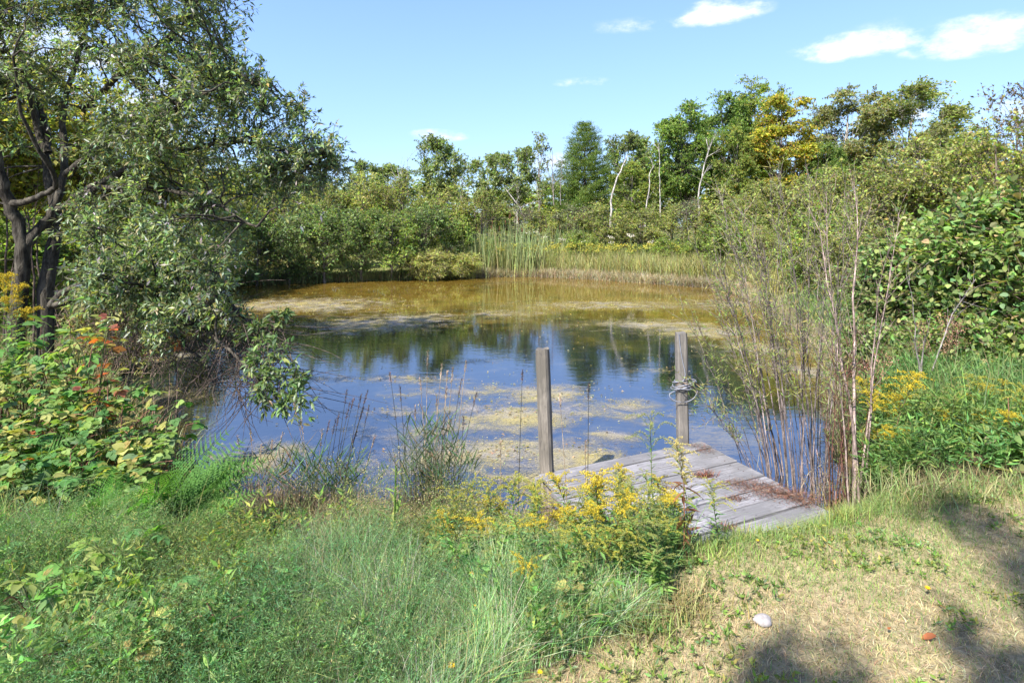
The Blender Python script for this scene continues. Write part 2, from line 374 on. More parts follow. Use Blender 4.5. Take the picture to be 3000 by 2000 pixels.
# ------------------------------------------------------------------ ground sheet
def axis(lo, hi, step, far, g=1.25):
    c = list(np.arange(lo, hi+1e-6, step)); s = step
    x = hi
    while x < far: s *= g; x += s; c.append(x)
    x = lo; s = step; pre = []
    while x > -far: s *= g; x -= s; pre.append(x)
    return np.array(pre[::-1]+c)
gx = axis(-13, 10, .13, 900); gy = axis(1, 25, .13, 900)
X, Y = np.meshgrid(gx, gy, indexing='ij'); Dg = pond_dist(X, Y); Z = ground(X, Y, Dg)
nx, ny = X.shape
mb = MB(); i = np.arange(nx-1)[:, None]*ny; j = np.arange(ny-1)[None, :]
q = np.stack([i+j, i+ny+j, i+ny+j+1, i+j+1], -1).reshape(-1, 4)
mb.add(np.stack([X, Y, Z], -1).reshape(-1, 3), q=q)
go = mb.build('ground', M_GROUND, kind='structure')
at = go.data.attributes.new('shore', 'FLOAT', 'POINT'); at.data.foreach_set('value', Dg.ravel().astype(np.float32))

# ------------------------------------------------------------------ water sheet
wxs = np.arange(-12, 8.6, .3); wys = np.arange(3, 25, .3)
X, Y = np.meshgrid(wxs, wys, indexing='ij'); Dw = pond_dist(X, Y); nx, ny = X.shape
i = np.arange(nx-1)[:, None]*ny; j = np.arange(ny-1)[None, :]
q = np.stack([i+j, i+ny+j, i+ny+j+1, i+j+1], -1).reshape(-1, 4)
keep = (Dw.ravel()[q] < .45).any(1)
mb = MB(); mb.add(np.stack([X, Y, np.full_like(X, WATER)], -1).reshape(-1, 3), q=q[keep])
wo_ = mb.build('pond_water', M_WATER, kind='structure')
silt_shade = np.clip(1.0*ss((Y-8.0)/8)+.8*ss((X-2.6)/1.8)*ss((Y-5)/3)+.5*ss((-X-4.5)/2)*ss((Y-9)/4)+.25*ss((Dw+1.2)/1.2), 0, 1)*np.where(Y < 7, ss((X+4)/5+.2), 1)  # amber silt; last factor paints the willow's shade into the near-left water colour
at = wo_.data.attributes.new('silt_shade', 'FLOAT', 'POINT'); at.data.foreach_set('value', silt_shade.ravel().astype(np.float32))

# floating algae, four millimetres above the water
xs = np.arange(-9.5, 6.5, .12); ys = np.arange(3.8, 21.5, .12)
X, Y = np.meshgrid(xs, ys, indexing='ij'); Da = pond_dist(X, Y); nx, ny = X.shape
def blob(cx, cy, rx, ry): return np.exp(-(((X-cx)/rx)**2+((Y-cy)/ry)**2))
def wpt(dx, dy):
    y = (HC-WATER)*F/(D(dy)-HOR); return wx(D(dx), y), y
dens = np.zeros_like(X)
for (dx, dy, rx, ry, s) in ((1200, 960, .75, .45, 1.0), (1130, 1040, 1.0, .4, 1.0), (1020, 990, 1.0, .35, .6), (1400, 940, .9, .4, .55), (1100, 900, 1.0, .4, .55), (1350, 1060, .6, .3, .9), (1290, 1040, .6, .35, .9), (1010, 1060, .6, .25, .7), (1080, 940, .5, .3, .6),
                            (1260, 905, .6, .4, 1.0), (880, 1070, .7, .25, .6), (560, 1060, .4, .3, 1.0), (640, 1030, .3, .2, .9), (1400, 1000, .3, .2, .8), (1480, 965, .3, .2, .55),
                            (960, 870, .9, .3, .6), (760, 870, .4, .2, .65), (900, 945, .6, .2, .6), (1080, 830, .5, .2, .55), (1500, 850, .4, .15, .5),
                            (850, 745, 1.6, 1.2, .8), (700, 700, 2.5, 1.6, .75), (950, 730, 1.4, .8, .7), (1400, 700, 2.6, 1.0, .6), (1500, 745, 1.5, .7, .75), (1620, 760, 1.3, .9, .8),
                            (1700, 700, 1.5, 1.4, .7), (1750, 800, .8, .8, .8), (1850, 850, .5, .6, .8), (390, 820, .5, .4, .8), (450, 900, .8, .5, .35), (1150, 720, 1.5, .8, .45), (1250, 1100, .5, .25, .9)):
    bx, by = wpt(dx, dy); dens = np.maximum(dens, s*blob(bx, by, rx, ry))
i = np.arange(nx-1)[:, None]*ny; j = np.arange(ny-1)[None, :]
q = np.stack([i+j, i+ny+j, i+ny+j+1, i+j+1], -1).reshape(-1, 4)
keep = (Da.ravel()[q] < -.03).all(1) & (dens.ravel()[q] > .12).any(1)
mb = MB(); mb.add(np.stack([X, Y, np.full_like(X, WATER+.004)], -1).reshape(-1, 3), q=q[keep])
ao = mb.build('algae', M_ALGAE); tag(ao, 'pale yellow algae scum floating in patches on the pond', 'algae', kind='stuff')
at = ao.data.attributes.new('dens', 'FLOAT', 'POINT'); at.data.foreach_set('value', dens.ravel().astype(np.float32))

# loose flakes of weed and fallen bits lying on the film
def bil(x, y):
    return dens[np.clip(((x+9.5)/.12).astype(int), 0, dens.shape[0]-1), np.clip(((y-3.8)/.12).astype(int), 0, dens.shape[1]-1)]
N = 90000; yy = 3.8+17*rng.random(N)**1.8; xx = rng.uniform(-9.4, 6.4, N); k = (rng.random(N) < .02+.98*np.clip(bil(xx, yy)*1.5*(fbm(xx*.6, yy, 3.0, 66)-.36)*2.2, 0, 1)) & (pond_dist(xx, yy) < -.05); xx, yy = xx[k], yy[k]; N = len(xx)
th = rng.uniform(0, 2*PI, N); mb = MB(); L_ = rng.uniform(.008, .035, N)*(1+yy*.05)
leaves(mb, np.stack([xx, yy, WATER+.007+rng.uniform(0, .006, N)], -1), np.stack([np.cos(th), np.sin(th), 0*th], -1), np.array([[0, 0, 1.]]).repeat(N, 0)+rng.normal(0, .06, (N, 3)), L_, L_*rng.uniform(.3, .7, N),
       np.clip(pick([(.36, .30, .14), (.42, .37, .24), (.24, .22, .09), (.10, .08, .04)], [3, 3, 2, 1], N), 0, 1))
tag(mb.build('floating_weed', M_LEAF), 'loose yellowish flakes of pond weed drifting on the water', 'pond weed', kind='stuff')

# ------------------------------------------------------------------ dock
PV = Vector((1.63, 4.92)); UU = Vector((-0.912, -0.410)); VV = Vector((0.335, -0.942)); DZ = -0.15
ang = math.atan2(-UU.y, -UU.x)
dock = thing('wooden_dock', 'small weathered grey plank dock at the near right edge of the pond', 'dock', (PV.x, PV.y, DZ-.25), 0)
DL = 1.58; PWD = .131; GAP = .013
def boxmesh(name, sx, sy, sz, m, bev=.004, jitter=0.0, nx=1):
    import bmesh
    bm = bmesh.new(); bmesh.ops.create_cube(bm, size=1)
    bmesh.ops.scale(bm, vec=(sx, sy, sz), verts=bm.verts)
    if nx > 1:
        ed = [e for e in bm.edges if abs(e.verts[0].co.x-e.verts[1].co.x) > sx*.5]
        bmesh.ops.subdivide_edges(bm, edges=ed, cuts=nx-1)
    if jitter:
        for v in bm.verts:
            v.co.y += random.uniform(-1, 1)*jitter; v.co.z += random.uniform(-1, 1)*jitter*.5
    if bev: bmesh.ops.bevel(bm, geom=bm.edges[:], offset=bev, segments=2, affect='EDGES', clamp_overlap=True) if nx == 1 else bmesh.ops.bevel(bm, geom=[e for e in bm.edges if e.is_manifold and e.calc_face_angle(0) > .5], offset=bev, segments=1, affect='EDGES')
    me = bpy.data.meshes.new(name); bm.to_mesh(me); bm.free(); me.materials.append(m)
    return me
def local(o, wpos):
    o.location = Vector(wpos)-dock.location
nb_ = MB(); tubes(nb_, np.array([[0, 0, -.004], [0, 0, .0015], [0, 0, .002]]), np.array([.0055, .0055, .001]), 8); NAIL = nb_.mesh('nail', plain('rusty_nail', (.06, .035, .025), .6, .2, 80))
for k in range(14):
    c = PV+VV*(k*(PWD+GAP)+PWD/2+.02)+UU*(DL/2+random.uniform(-.012, .012))
    me = boxmesh('plank', DL+random.uniform(-.02, .03), PWD-random.uniform(0, .006), .036, M_PLANK, .004, .0025, 9)
    o = link('plank', me, dock); local(o, (c.x, c.y, DZ-.018+random.uniform(-.004, .004)))
    o.rotation_euler = (random.uniform(-.012, .012), random.uniform(-.005, .005), ang+random.uniform(-.004, .004))
    for s in (.06, .5, .94):
        for q_ in (-.038, .038):
            nl_ = link('nail', NAIL, o, (-(s-.5)*DL+random.uniform(-.006, .006), q_+random.uniform(-.006, .006), .0178))
for s in (.06, .5, .94):
    c = PV+UU*(DL*s)+VV*.98
    me = boxmesh('joist', 1.92, .04, .14, M_POST, .003); o = link('joist', me, dock)
    local(o, (c.x, c.y, DZ-.115)); o.rotation_euler = (0, 0, math.atan2(VV.y, VV.x))
c = PV+UU*DL/2-VV*.012
o = link('fascia_board', boxmesh('fascia_board', DL+.02, .035, .14, M_PLANK, .003, .001, 6), dock); local(o, (c.x, c.y, DZ-.112)); o.rotation_euler = (0, 0, ang)

def post(name, base, top, label, wdt=.092, seed=1):
    random.seed(seed)
    base = Vector(base); top = Vector(top); d = (top-base); L = d.length
    import bmesh
    bm = bmesh.new(); h = wdt/2; rows = []; n = 26
    for i in range(n+1):
        s = i/n*L; ring = []
        for a in range(16):
            th = a/16*2*PI+PI/16
            r = h/max(abs(math.cos(th)), abs(math.sin(th)))
            r = min(r, h*1.27)*(1-.02*random.random()-.018*math.sin(s*9+a))
            if i == n: r *= .96
            # grain follows local X in the wood material, so the post is modelled lying along X
            ring.append(bm.verts.new((s+(.006*math.sin(a*1.3) if i == n else 0), r*math.cos(th), r*math.sin(th))))
        rows.append(ring)
    for i in range(n):
        for a in range(16): bm.faces.new((rows[i][a], rows[i][(a+1) % 16], rows[i+1][(a+1) % 16], rows[i+1][a]))
    bm.faces.new(rows[-1]); bm.faces.new(rows[0][::-1])
    for f in bm.faces: f.smooth = False
    me = bpy.data.meshes.new(name); bm.to_mesh(me); bm.free(); me.materials.append(M_POST)
    o = link(name, me, None, base); o.rotation_euler = d.to_track_quat('X', 'Z').to_euler()
    return tag(o, label, 'post')
lt = P3(1246, 800, 4.32); lb = P3(1259, 1075, 4.30)
post('wooden_post', (lb[0]+.02, lb[1], -1.0), lt, 'bare weathered grey post at the left front corner of the dock', .096, 3)
rt = P3(1564, 763, 4.98); rb = P3(1569, 1005, 4.98)
post('wooden_post', (rb[0]+.01, rb[1], -1.1), rt, 'darker wooden post at the far corner of the dock with a cord coiled round it', .094, 4)
# cord
M_CORD = plain('cord_sheath', (.20, .21, .25), .5, .1)
pts = []; cx, cy = P3(1567, 890, 4.98)[:2]; zt = wz(D(766), 4.98); zc = wz(D(868), 4.98)
for i in range(12):
    s = i/11; pts.append((cx-.045+.02*s+.05*s*s, cy-.055, zt+.012-(zt-zc)*s))
random.seed(12)
for k in range(150):
    th = k/150*2*PI*6.5-.6; r = .085+.018*math.sin(k*.11)+.012*math.sin(k*.37)
    pts.append((cx+.01+r*1.05*math.cos(th-PI/2), cy+r*.85*math.sin(th-PI/2), zc-.02-.05*math.sin(k*.045)-.055*(k/150)+.03*math.sin(th+.5)*(.5+.5*math.sin(k*.03))))
for i in range(14):                                # a slack loop hanging lower
    th = i/13*PI; pts.append((cx-.02+.13*math.cos(PI-th), cy-.07, zc-.09-.10*math.sin(th)))
mb = MB(); pp = np.array(pts)
for _ in range(2): pp[1:-1] = (pp[:-2]+2*pp[1:-1]+pp[2:])/4
tubes(mb, pp, np.full(len(pp), .0038), 6)
o = mb.build('cord', M_CORD); tag(o, 'thin grey cord wound several times round the far dock post', 'cord')
mb = MB(); k = 60
th = rng.uniform(0, 2*PI, k); st = np.stack([cx+.1*np.cos(th), cy+.09*np.sin(th), zc-.06+rng.normal(0, .05, k)], -1)
dr = np.stack([np.cos(th), np.sin(th), rng.normal(0, .6, k)], -1)
leaves(mb, st, dr, rsph(k), rng.uniform(.03, .07, k), .004, pick([(.06, .06, .04), (.16, .12, .08)], [1, 1], k))
o = mb.build('dead_vine', M_TWIG); tag(o, 'wisps of dead vine caught in the cord on the far dock post', 'dead vine', kind='stuff')

# ------------------------------------------------------------------ debris on the dock
def dk(dx, dy):
    y = (HC-DZ)*F/(D(dy)-HOR); return wx(D(dx), y), y
def needles(name, spots, n, label, cols):
    mb = MB()
    for (dx, dy, rx, ry, wt) in spots:
        x, y = dk(dx, dy); k = int(n*wt); ps = np.stack([x+rng.normal(0, rx, k), y+rng.normal(0, ry, k), np.full(k, DZ+.004)], -1)
        ps[:, 2] += rng.uniform(0, .014, k); d = rng.normal(size=(k, 3)); d[:, 2] *= .18
        leaves(mb, ps, d, np.tile([0, 0, 1.], (k, 1))+.3*rng.normal(size=(k, 3)), rng.uniform(.02, .055, k), .0018, pick(cols, [1]*len(cols), k))
    o = mb.build(name, M_TWIG); return tag(o, label, 'plant debris', kind='stuff')
needles('pine_needles', [(1740, 1120, .10, .06, 1), (1800, 1135, .10, .05, 1), (1680, 1110, .08, .03, .3), (1840, 1150, .07, .06, .8), (1600, 1025, .06, .03, .15), (1620, 1035, .05, .03, .15)], 1100,
        'drift of rusty brown pine needles along the right side of the dock', [(.20, .085, .05), (.26, .13, .08), (.14, .07, .05), (.24, .17, .12)])
def deadtuft(dx, dy, n, h, label):
    x, y = dk(dx, dy); mb = MB(); th = rng.uniform(0, 2*PI, n)
    ps = np.stack([x+rng.normal(0, .045, n), y+rng.normal(0, .02, n), np.full(n, DZ-.002)], -1)
    blades(mb, ps, rng.uniform(.4, 1, n)*h, .004, np.stack([np.cos(th), np.sin(th)], -1), rng.uniform(.4, 1.6, n), pick([(.22, .09, .06), (.10, .06, .05), (.28, .17, .10)], [2, 1, 1], n))
    return tag(mb.build('dead_tuft', M_TWIG), label, 'dead plant')
deadtuft(1620, 1093, 170, .07, 'withered reddish weed tuft growing from a plank gap mid dock')
deadtuft(1560, 1120, 60, .04, 'small withered weed tuft in the dock beside the goldenrod')
deadtuft(1690, 1145, 90, .045, 'withered weed tuft in a plank gap near the right side of the dock')
deadtuft(1665, 1215, 110, .06, 'withered weed tuft at the shore end of the dock')

# ------------------------------------------------------------------ woody plants
BK = (.16, .135, .11)
def bez(S, C, E, n):
    t_ = np.linspace(0, 1, n)[None, :, None]
    return S[:, None]*(1-t_)**2+2*C[:, None]*t_*(1-t_)+E[:, None]*t_**2
def crownmesh(clumps, twigs, tw_len, per, leafL, leafW, cols, wts, T=L2, droop=.15, flat=1.0, up=.3, wood=None, woodc=BK, clump_var=.15, twr=.006, hang=0.0, lmb=None, wind=None):
    """clumps: list of (centre, radius, inner point). Fills lmb with leaves and wood with twigs."""
    lmb = lmb or MB(); wood = wood or MB()
    for (c, r, q0) in clumps:
        c = np.array(c, float); q0 = np.array(q0, float); k = max(3, int(twigs))
        dirs = rsph(k); dirs[:, 2] = dirs[:, 2]*flat+up*.5*flat; out = norm((c-q0)[None]+1e-6)
        dirs = norm(dirs+out*.35)
        if wind is not None: dirs = norm(dirs+np.array(wind)[None])
        S = c[None]-out*r*rng.uniform(0, .7, (k, 1))+rng.normal(0, .08*r, (k, 3))
        ln = r*rng.uniform(.45, 1.05, (k, 1))*tw_len
        E = S+dirs*ln*np.array([1, 1, flat]); E[:, 2] -= droop*r*rng.uniform(0, 1, k)
        C = (S+E)/2+rng.normal(0, .10, (k, 3))*r; C[:, 2] += .15*r
        B = bez(S, C, E, 5)
        tubes(wood, B, np.linspace(1, .35, 5)[None]*twr*np.ones((k, 1)), 3, woodc)
        tt = rng.uniform(.12, 1.0, (k, per)); S_, C_, E_ = S[:, None], C[:, None], E[:, None]; t3 = tt[..., None]
        pos = S_*(1-t3)**2+2*C_*t3*(1-t3)+E_*t3**2; dv = norm(2*(1-t3)*(C_-S_)+2*t3*(E_-C_))
        pos = pos.reshape(-1, 3); dv = dv.reshape(-1, 3); N = len(pos)
        pos = pos+rng.normal(0, .05*r*.5, (N, 3))
        ld = norm(dv*.7+rsph(N)*.9+np.array([0, 0, -hang])); nn = norm(rng.normal(0, .55, (N, 3))+np.array([0, 0, 1.]))
        cv = 1+rng.normal(0, clump_var); Ls = leafL*rng.uniform(.6, 1.25, N)
        cc = pick(cols, wts, N)*cv
        leaves(lmb, pos, ld, nn, Ls, Ls*leafW/leafL, np.clip(cc, .004, .9), T)
    return lmb, wood
def limbs(wood, base, top, clumps, r0, frac=(.25, .95), c=BK, sides=6, wig=.05, limb_r=.35):
    """trunk plus a limb to each clump"""
    base = np.array(base, float); top = np.array(top, float); n = 10; L = np.linalg.norm(top-base)
    tt = np.linspace(0, 1, n)[:, None]; P = base+(top-base)*tt; w_ = rng.normal(0, wig*L*.3, (n, 3)); w_[0] = 0; w_ = np.cumsum(w_*.5, 0); w_[:, 2] = 0; P = P+w_*tt
    rad = r0*(1-.82*tt[:, 0]); rad[0] *= 1.25
    tubes(wood, P, rad, sides+2, c)
    for (cc, r, _) in clumps:
        cc = np.array(cc, float); h = np.clip((cc[2]-base[2])/max(L, .1), 0, 1); f = np.clip(h*.62+rng.uniform(-.05, .05), frac[0]*.6, frac[1]); x = f*(n-1); i = min(int(x), n-2)
        s = P[i]+(P[i+1]-P[i])*(x-i); e = cc; ctrl = s*.45+e*.55; ctrl[2] += (.12*np.linalg.norm((e-s)[:2]))*(1 if rng.random() > .3 else -.4)
        B = bez(s[None], ctrl[None], e[None], 7); B[0, 1:-1] += rng.normal(0, .03*np.linalg.norm(e-s), (5, 3))
        rr = max(rad[i]*limb_r, .006); tubes(wood, B, (rr*np.linspace(1, .3, 7))[None], max(4, sides-2), c)
    return P
def ell_clumps(n, centre, rad, rc, zmin=None, shell=.35, base=None):
    out = []; c = np.array(centre, float); rad = np.array(rad, float)
    for _ in range(n):
        d = rsph(1)[0]; q_ = rng.uniform(shell, 1)**.5; p = c+d*rad*q_*.85
        if zmin is not None: p[2] = max(p[2], zmin)
        b = np.array([c[0], c[1], p[2]*.6 if base is None else base])
        out.append((p, rc*rng.uniform(.7, 1.25), b))
    return out

def proto_tree(name, H, rad, cz, rz_, ncl, rc, twigs, per, LL, LW, cols, wts, trunk_r=.12, barkc=BK, flat=1.0, zmin=None, lean=(0, 0), T=L2, mtl=None, hang=0, wig=.05, wind=None, tw_len=1.0, extra=None, clump_var=.15, shell=.35):
    root = thing(name, '', 'tree')
    cl = ell_clumps(ncl, (lean[0]*.6, lean[1]*.6, cz), (rad, rad, rz_), rc, zmin, shell)
    if extra: cl += extra
    wood = MB(); limbs(wood, (0, 0, -.15), (lean[0], lean[1], H*.80), cl, trunk_r, c=barkc, wig=wig)
    lm, wood = crownmesh(cl, twigs, tw_len, per, LL, LW, cols, wts, T, flat=flat, wood=wood, woodc=barkc, twr=max(.006, trunk_r*.06), hang=hang, wind=wind, clump_var=clump_var)
    wood.build('trunk', M_BARK, root); lm.build('crown', mtl or M_LEAF, root, 'stuff')
    cv_ = np.concatenate(lm.v); root['H'] = float(np.percentile(cv_[:, 2], 99.6)); root['R'] = float(np.percentile(np.abs(cv_[:, :2]-np.array([lean[0]*.6, lean[1]*.6])), 98.5))
    return root
USED = set()
def place(proto, dx, top_dy, Yd, width, label, cat='tree', group=None, rot=None, depth=None):
    """put a copy so that it stands on the ground at distance Yd with its top at row top_dy"""
    o = proto if proto.name not in USED else copy_tree(proto); USED.add(proto.name)
    X_ = wx(D(dx), Yd); z0 = gz(X_, Yd); h = wz(D(top_dy), Yd)-z0
    s = h/proto['H']; sw = width*.4354/F*Yd/(2*proto['R'])
    o.location = (X_, Yd, z0); o.rotation_euler = (0, 0, rng.uniform(0, 2*PI) if rot is None else rot); o.scale = (sw, sw if depth is None else depth, s)
    tag(o, label, cat, group); o['H'] = proto['H']; o['R'] = proto['R']
    return o

OLIVE = [(.13, .155, .045), (.17, .19, .058), (.085, .118, .034), (.30, .27, .10)]
DEEP = [(.045, .080, .026), (.07, .11, .034), (.10, .14, .04)]
MID = [(.075, .12, .03), (.105, .15, .04), (.14, .175, .045)]
LIGHT = [(.10, .14, .03), (.15, .17, .035), (.08, .11, .028)]
GREY = [(.10, .125, .065), (.13, .155, .08), (.07, .09, .05)]
# prototypes -----------------------------------------------------------------
s_deep = proto_tree('bank_shrub', 3.6, 1.5, 1.75, 1.7, 46, .55, 26, 9, .085, .050, DEEP+[(.12, .15, .045)], [3, 3, 2, 1], .05, zmin=.15, mtl=M_GLOSS)
s_oliv = proto_tree('olive_shrub', 4.2, 1.6, 2.3, 1.95, 48, .58, 26, 9, .085, .050, OLIVE, [3, 3, 2, 1], .06, zmin=.2)
s_oliv2 = proto_tree('olive_shrub', 4.2, 1.7, 2.2, 2.0, 44, .62, 26, 9, .09, .050, OLIVE+[(.10, .075, .05)], [3, 2, 3, 1, 2], .06, (.13, .11, .10), zmin=.2)
s_lite = proto_tree('leafy_shrub', 3.0, 1.4, 1.5, 1.45, 38, .5, 26, 9, .09, .05, MID+LIGHT, [2, 2, 1, 2, 1, 1], .04, zmin=.15)
s_grey = proto_tree('twiggy_shrub', 3.6, 1.3, 2.0, 1.6, 34, .5, 26, 4, .08, .045, GREY+[(.12, .09, .07)], [2, 2, 1, 2], .05, (.17, .14, .13), zmin=.3)
t_slim = proto_tree('slender_tree', 8, 1.7, 5.4, 2.4, 26, .75, 32, 16, .135, .085, GREY+MID, [3, 3, 2, 1, 1, 1], .10, (.26, .25, .22), zmin=3.0, wig=.08)
t_thin = proto_tree('thin_tree', 9, 1.0, 5.8, 3.0, 18, .6, 13, 6, .18, .11, GREY+[(.14, .11, .07)], [2, 2, 1, 1], .08, (.24, .21, .19), zmin=3, wig=.08)
t_dark = proto_tree('broadleaf_tree', 12, 2.9, 7.3, 4.4, 52, 1.1, 42, 17, .155, .105, DEEP+MID, [3, 3, 2, 2, 2, 1], .17, (.09, .08, .07), zmin=3.2, flat=.75)
t_mixed = proto_tree('broadleaf_tree', 12, 2.8, 7.6, 4.2, 46, 1.05, 40, 17, .15, .10, MID+LIGHT+[(.25, .20, .04)], [3, 3, 2, 2, 2, 1, 1], .15, (.13, .115, .10), zmin=3.5, flat=.6)
t_maple = proto_tree('maple_tree', 12, 2.9, 7.2, 4.6, 54, 1.0, 42, 17, .16, .11, [(.46, .40, .05), (.20, .24, .03), (.58, .44, .06), (.56, .32, .07), (.12, .16, .03)], [2.2, 5.5, 1.8, 1, 4], .15, (.12, .10, .09), zmin=2.4, flat=.45, clump_var=.2)
t_pale = proto_tree('pale_tree', 12, 3.1, 7.6, 4.2, 48, 1.15, 40, 17, .15, .10, [(.13, .15, .06), (.17, .18, .075), (.10, .12, .05), (.25, .18, .05)], [3, 3, 2, 1], .15, (.30, .28, .25), zmin=3.0, flat=.5)
t_wind = proto_tree('windswept_tree', 12, 2.8, 8.6, 3.2, 26, 1.1, 38, 17, .16, .095, [(.11, .14, .05), (.16, .17, .06), (.07, .09, .035)], [3, 2, 2], .12, (.28, .25, .22), zmin=5, flat=.7, wind=(.9, 0, .45), tw_len=1.3)

# pine ------------------------------------------------------------------------
def make_pine():
    root = thing('pine_tree', '', 'tree'); wood = MB(); lm = MB(); H = 12.0
    tubes(wood, np.array([[0, 0, z] for z in np.linspace(0, H, 8)]), np.linspace(.17, .02, 8), 8, (.10, .08, .065))
    for k in range(23):
        z = 1.0+(H-1.4)*(k/22)**.95; f = (H-z)/H; rl = 3.1*min(1, f*1.45)**.85+.25
        nb = 7 if k % 2 else 6
        for b_ in range(nb):
            th = 2*PI*(b_+rng.random()*.6)/nb+k*.7; r = rl*rng.uniform(.72, 1.12)
            d = np.array([math.cos(th), math.sin(th), 0]); e = d*r+[0, 0, z+.18*r+.1]; s = np.array([0, 0, z]); c_ = (s+e)/2-[0, 0, .12*r]
            B = bez(s[None], c_[None], e[None], 6); tubes(wood, B, np.linspace(.035, .01, 6)[None], 4, (.10, .08, .065))
            nt = max(3, int(r*5.5))
            for q_ in range(nt):                                    # upturned tufts along the branch
                t_ = .25+.75*(q_+rng.random()*.7)/nt; p = s*(1-t_)**2+2*c_*t_*(1-t_)+e*t_**2
                sd2 = np.array([-d[1], d[0], 0]); p = p+sd2*rng.normal(0, .22*(1.1-t_)*r*.6+.05)+[0, 0, .06]
                m_ = 34; o_ = rng.normal(size=(m_, 3))*[.16, .16, .10]+p
                dd_ = norm(rng.normal(size=(m_, 3))*.7+d*.5+[0, 0, .8]); cc = pick([(.045, .075, .022), (.07, .10, .028), (.10, .125, .034), (.034, .055, .019)], [3, 3, 1, 2], m_)*(1+rng.normal(0, .1))
                leaves(lm, o_, dd_, rsph(m_), rng.uniform(.16, .30, m_), .038, cc)
    wood.build('trunk', M_BARK, root); lm.build('crown', M_LEAF, root, 'stuff'); root['H'] = H; root['R'] = 2.6
    return root
pine = make_pine()
place(pine, 1343, 280, 42, 165, 'dark blue-green pine standing tall behind the far bank', 'tree')

# dead grey trunks ---------------------------------------------------------------
def snag(path, r, label, twig=0, name='dead_tree', col=(.33, .31, .29)):
    r = r*.72
    P = np.array(path, float); b = P[0].copy(); root = thing(name, label, 'dead tree', tuple(b))
    wood = MB(); P = P-b; n = 14
    ts = np.linspace(0, len(P)-1, n); Q = np.stack([np.interp(ts, range(len(P)), P[:, i]) for i in range(3)], -1); Q[1:-1] = (Q[:-2]+2*Q[1:-1]+Q[2:])/4
    Q[1:-1] += rng.normal(0, r*.35, (n-2, 3)); tubes(wood, Q, np.linspace(r, r*.35, n), 7, col); wood.build('trunk', M_BARK, root)
    for k in range(twig):
        i = rng.integers(n//3, n-1); d = rsph(1)[0]; d[2] = abs(d[2])*1.2+.3; L = rng.uniform(.5, 1.6)*(1-i/n*.5)
        B = bez(Q[i][None], (Q[i]+d*L*.5+[0, 0, .1])[None], (Q[i]+d*L+rng.normal(0, .15, 3))[None], 6)
        mbb = MB(); tubes(mbb, B, np.linspace(r*.4, r*.1, 6)[None], 4, col)
        for _ in range(3):
            s_ = B[0, rng.integers(2, 5)]; e_ = s_+norm(d+rsph(1)[0]*.8)*L*.45; tubes(mbb, bez(s_[None], ((s_+e_)/2)[None], e_[None], 4), np.linspace(r*.18, r*.06, 4)[None], 3, col)
        mbb.build('branch', M_BARK, root)
    return root
YD = 30
snag([P3(1402, 520, YD), P3(1404, 455, YD), P3(1418, 410, YD), P3(1428, 385, YD+.3), P3(1441, 355, YD+.5)], .085, 'bleached crooked dead trunk just right of the pine', 2)
snag([P3(1481, 520, YD), P3(1484, 470, YD), P3(1493, 430, YD), P3(1490, 400, YD), P3(1503, 378, YD)], .06, 'bleached dead trunk bending like a bow, second right of the pine', 2)
snag([P3(1517, 500, YD+1), P3(1516, 440, YD+1), P3(1513, 330, YD+1)], .055, 'straight pale dead trunk, third right of the pine', 1)
snag([P3(1604, 520, YD), P3(1604, 450, YD), P3(1612, 400, YD), P3(1628, 350, YD), P3(1622, 320, YD)], .07, 'forked grey dead tree in front of the dark broadleaf tree', 6)
snag([P3(1218, 540, YD), P3(1212, 515, YD), P3(1190, 470, YD), P3(1158, 430, YD)], .07, 'pale dead trunk leaning left above the cattails', 5)
snag([P3(1272, 470, 36), P3(1270, 430, 36), P3(1268, 345, 36)], .05, 'leafless twiggy dead tree just left of the pine', 12, col=(.20, .17, .16))
snag([P3(1288, 470, 37), P3(1287, 430, 37), P3(1292, 360, 37)], .04, 'thin leafless sapling between the bare tree and the pine', 9, col=(.22, .19, .18))
snag([P3(925, 480, YD), P3(922, 430, YD), P3(912, 385, YD)], .05, 'short grey dead trunk rising from the shrubs left of the round grey tree', 4)
snag([P3(937, 470, YD), P3(936, 430, YD), P3(935, 360, YD)], .03, 'thin bare pole standing up among the shrubs at centre left', 2, col=(.25, .2, .18))

# trees behind the far bank -------------------------------------------------------
place(t_slim, 1008, 315, 40, 105, 'round-topped greyish tree standing alone left of centre')
place(t_slim, 905, 375, 38, 95, 'low olive tree left of the round-topped greyish tree')
place(t_slim, 845, 368, 38, 90, 'leftmost olive tree of the far skyline')
place(t_slim, 1118, 352, 44, 90, 'thin-crowned tree right of the round-topped greyish tree')
place(t_slim, 1188, 338, 43, 100, 'open-crowned tree over the cattails, left of the slim dark tree')
place(t_thin, 1240, 303, 42, 50, 'very slim dark tree standing above its neighbours left of the pine')
place(t_thin, 1065, 360, 44, 50, 'sparse thin tree between two rounder trees left of centre')
place(t_slim, 1435, 308, 44, 105, 'olive tree directly right of the pine')
place(t_slim, 1488, 312, 46, 90, 'grey-green tree behind the bleached dead trunks')
place(t_mixed, 1450, 372, 38, 95, 'bright green low tree beside the pine')
place(t_dark, 1572, 240, 42, 140, 'dark green broadleaf tree at the left end of the tall group')
place(t_dark, 1665, 218, 45, 130, 'dark tree with open trunks between the leftmost tall tree and the yellow maple')
place(t_mixed, 1742, 185, 47, 125, 'tallest green tree rising behind the yellow maple')
place(t_maple, 1800, 218, 40, 150, 'maple turning yellow and orange in the tall group')
place(t_mixed, 1690, 290, 40, 90, 'yellow-green tree in front of the open trunks left of the maple')
place(t_pale, 1945, 205, 42, 175, 'pale green tree right of the yellow maple')
place(t_dark, 1900, 330, 39, 90, 'dark low tree below the pale green tree')
place(t_wind, 2090, 190, 40, 190, 'tree with windswept crown and gaps of sky at the right', rot=0)
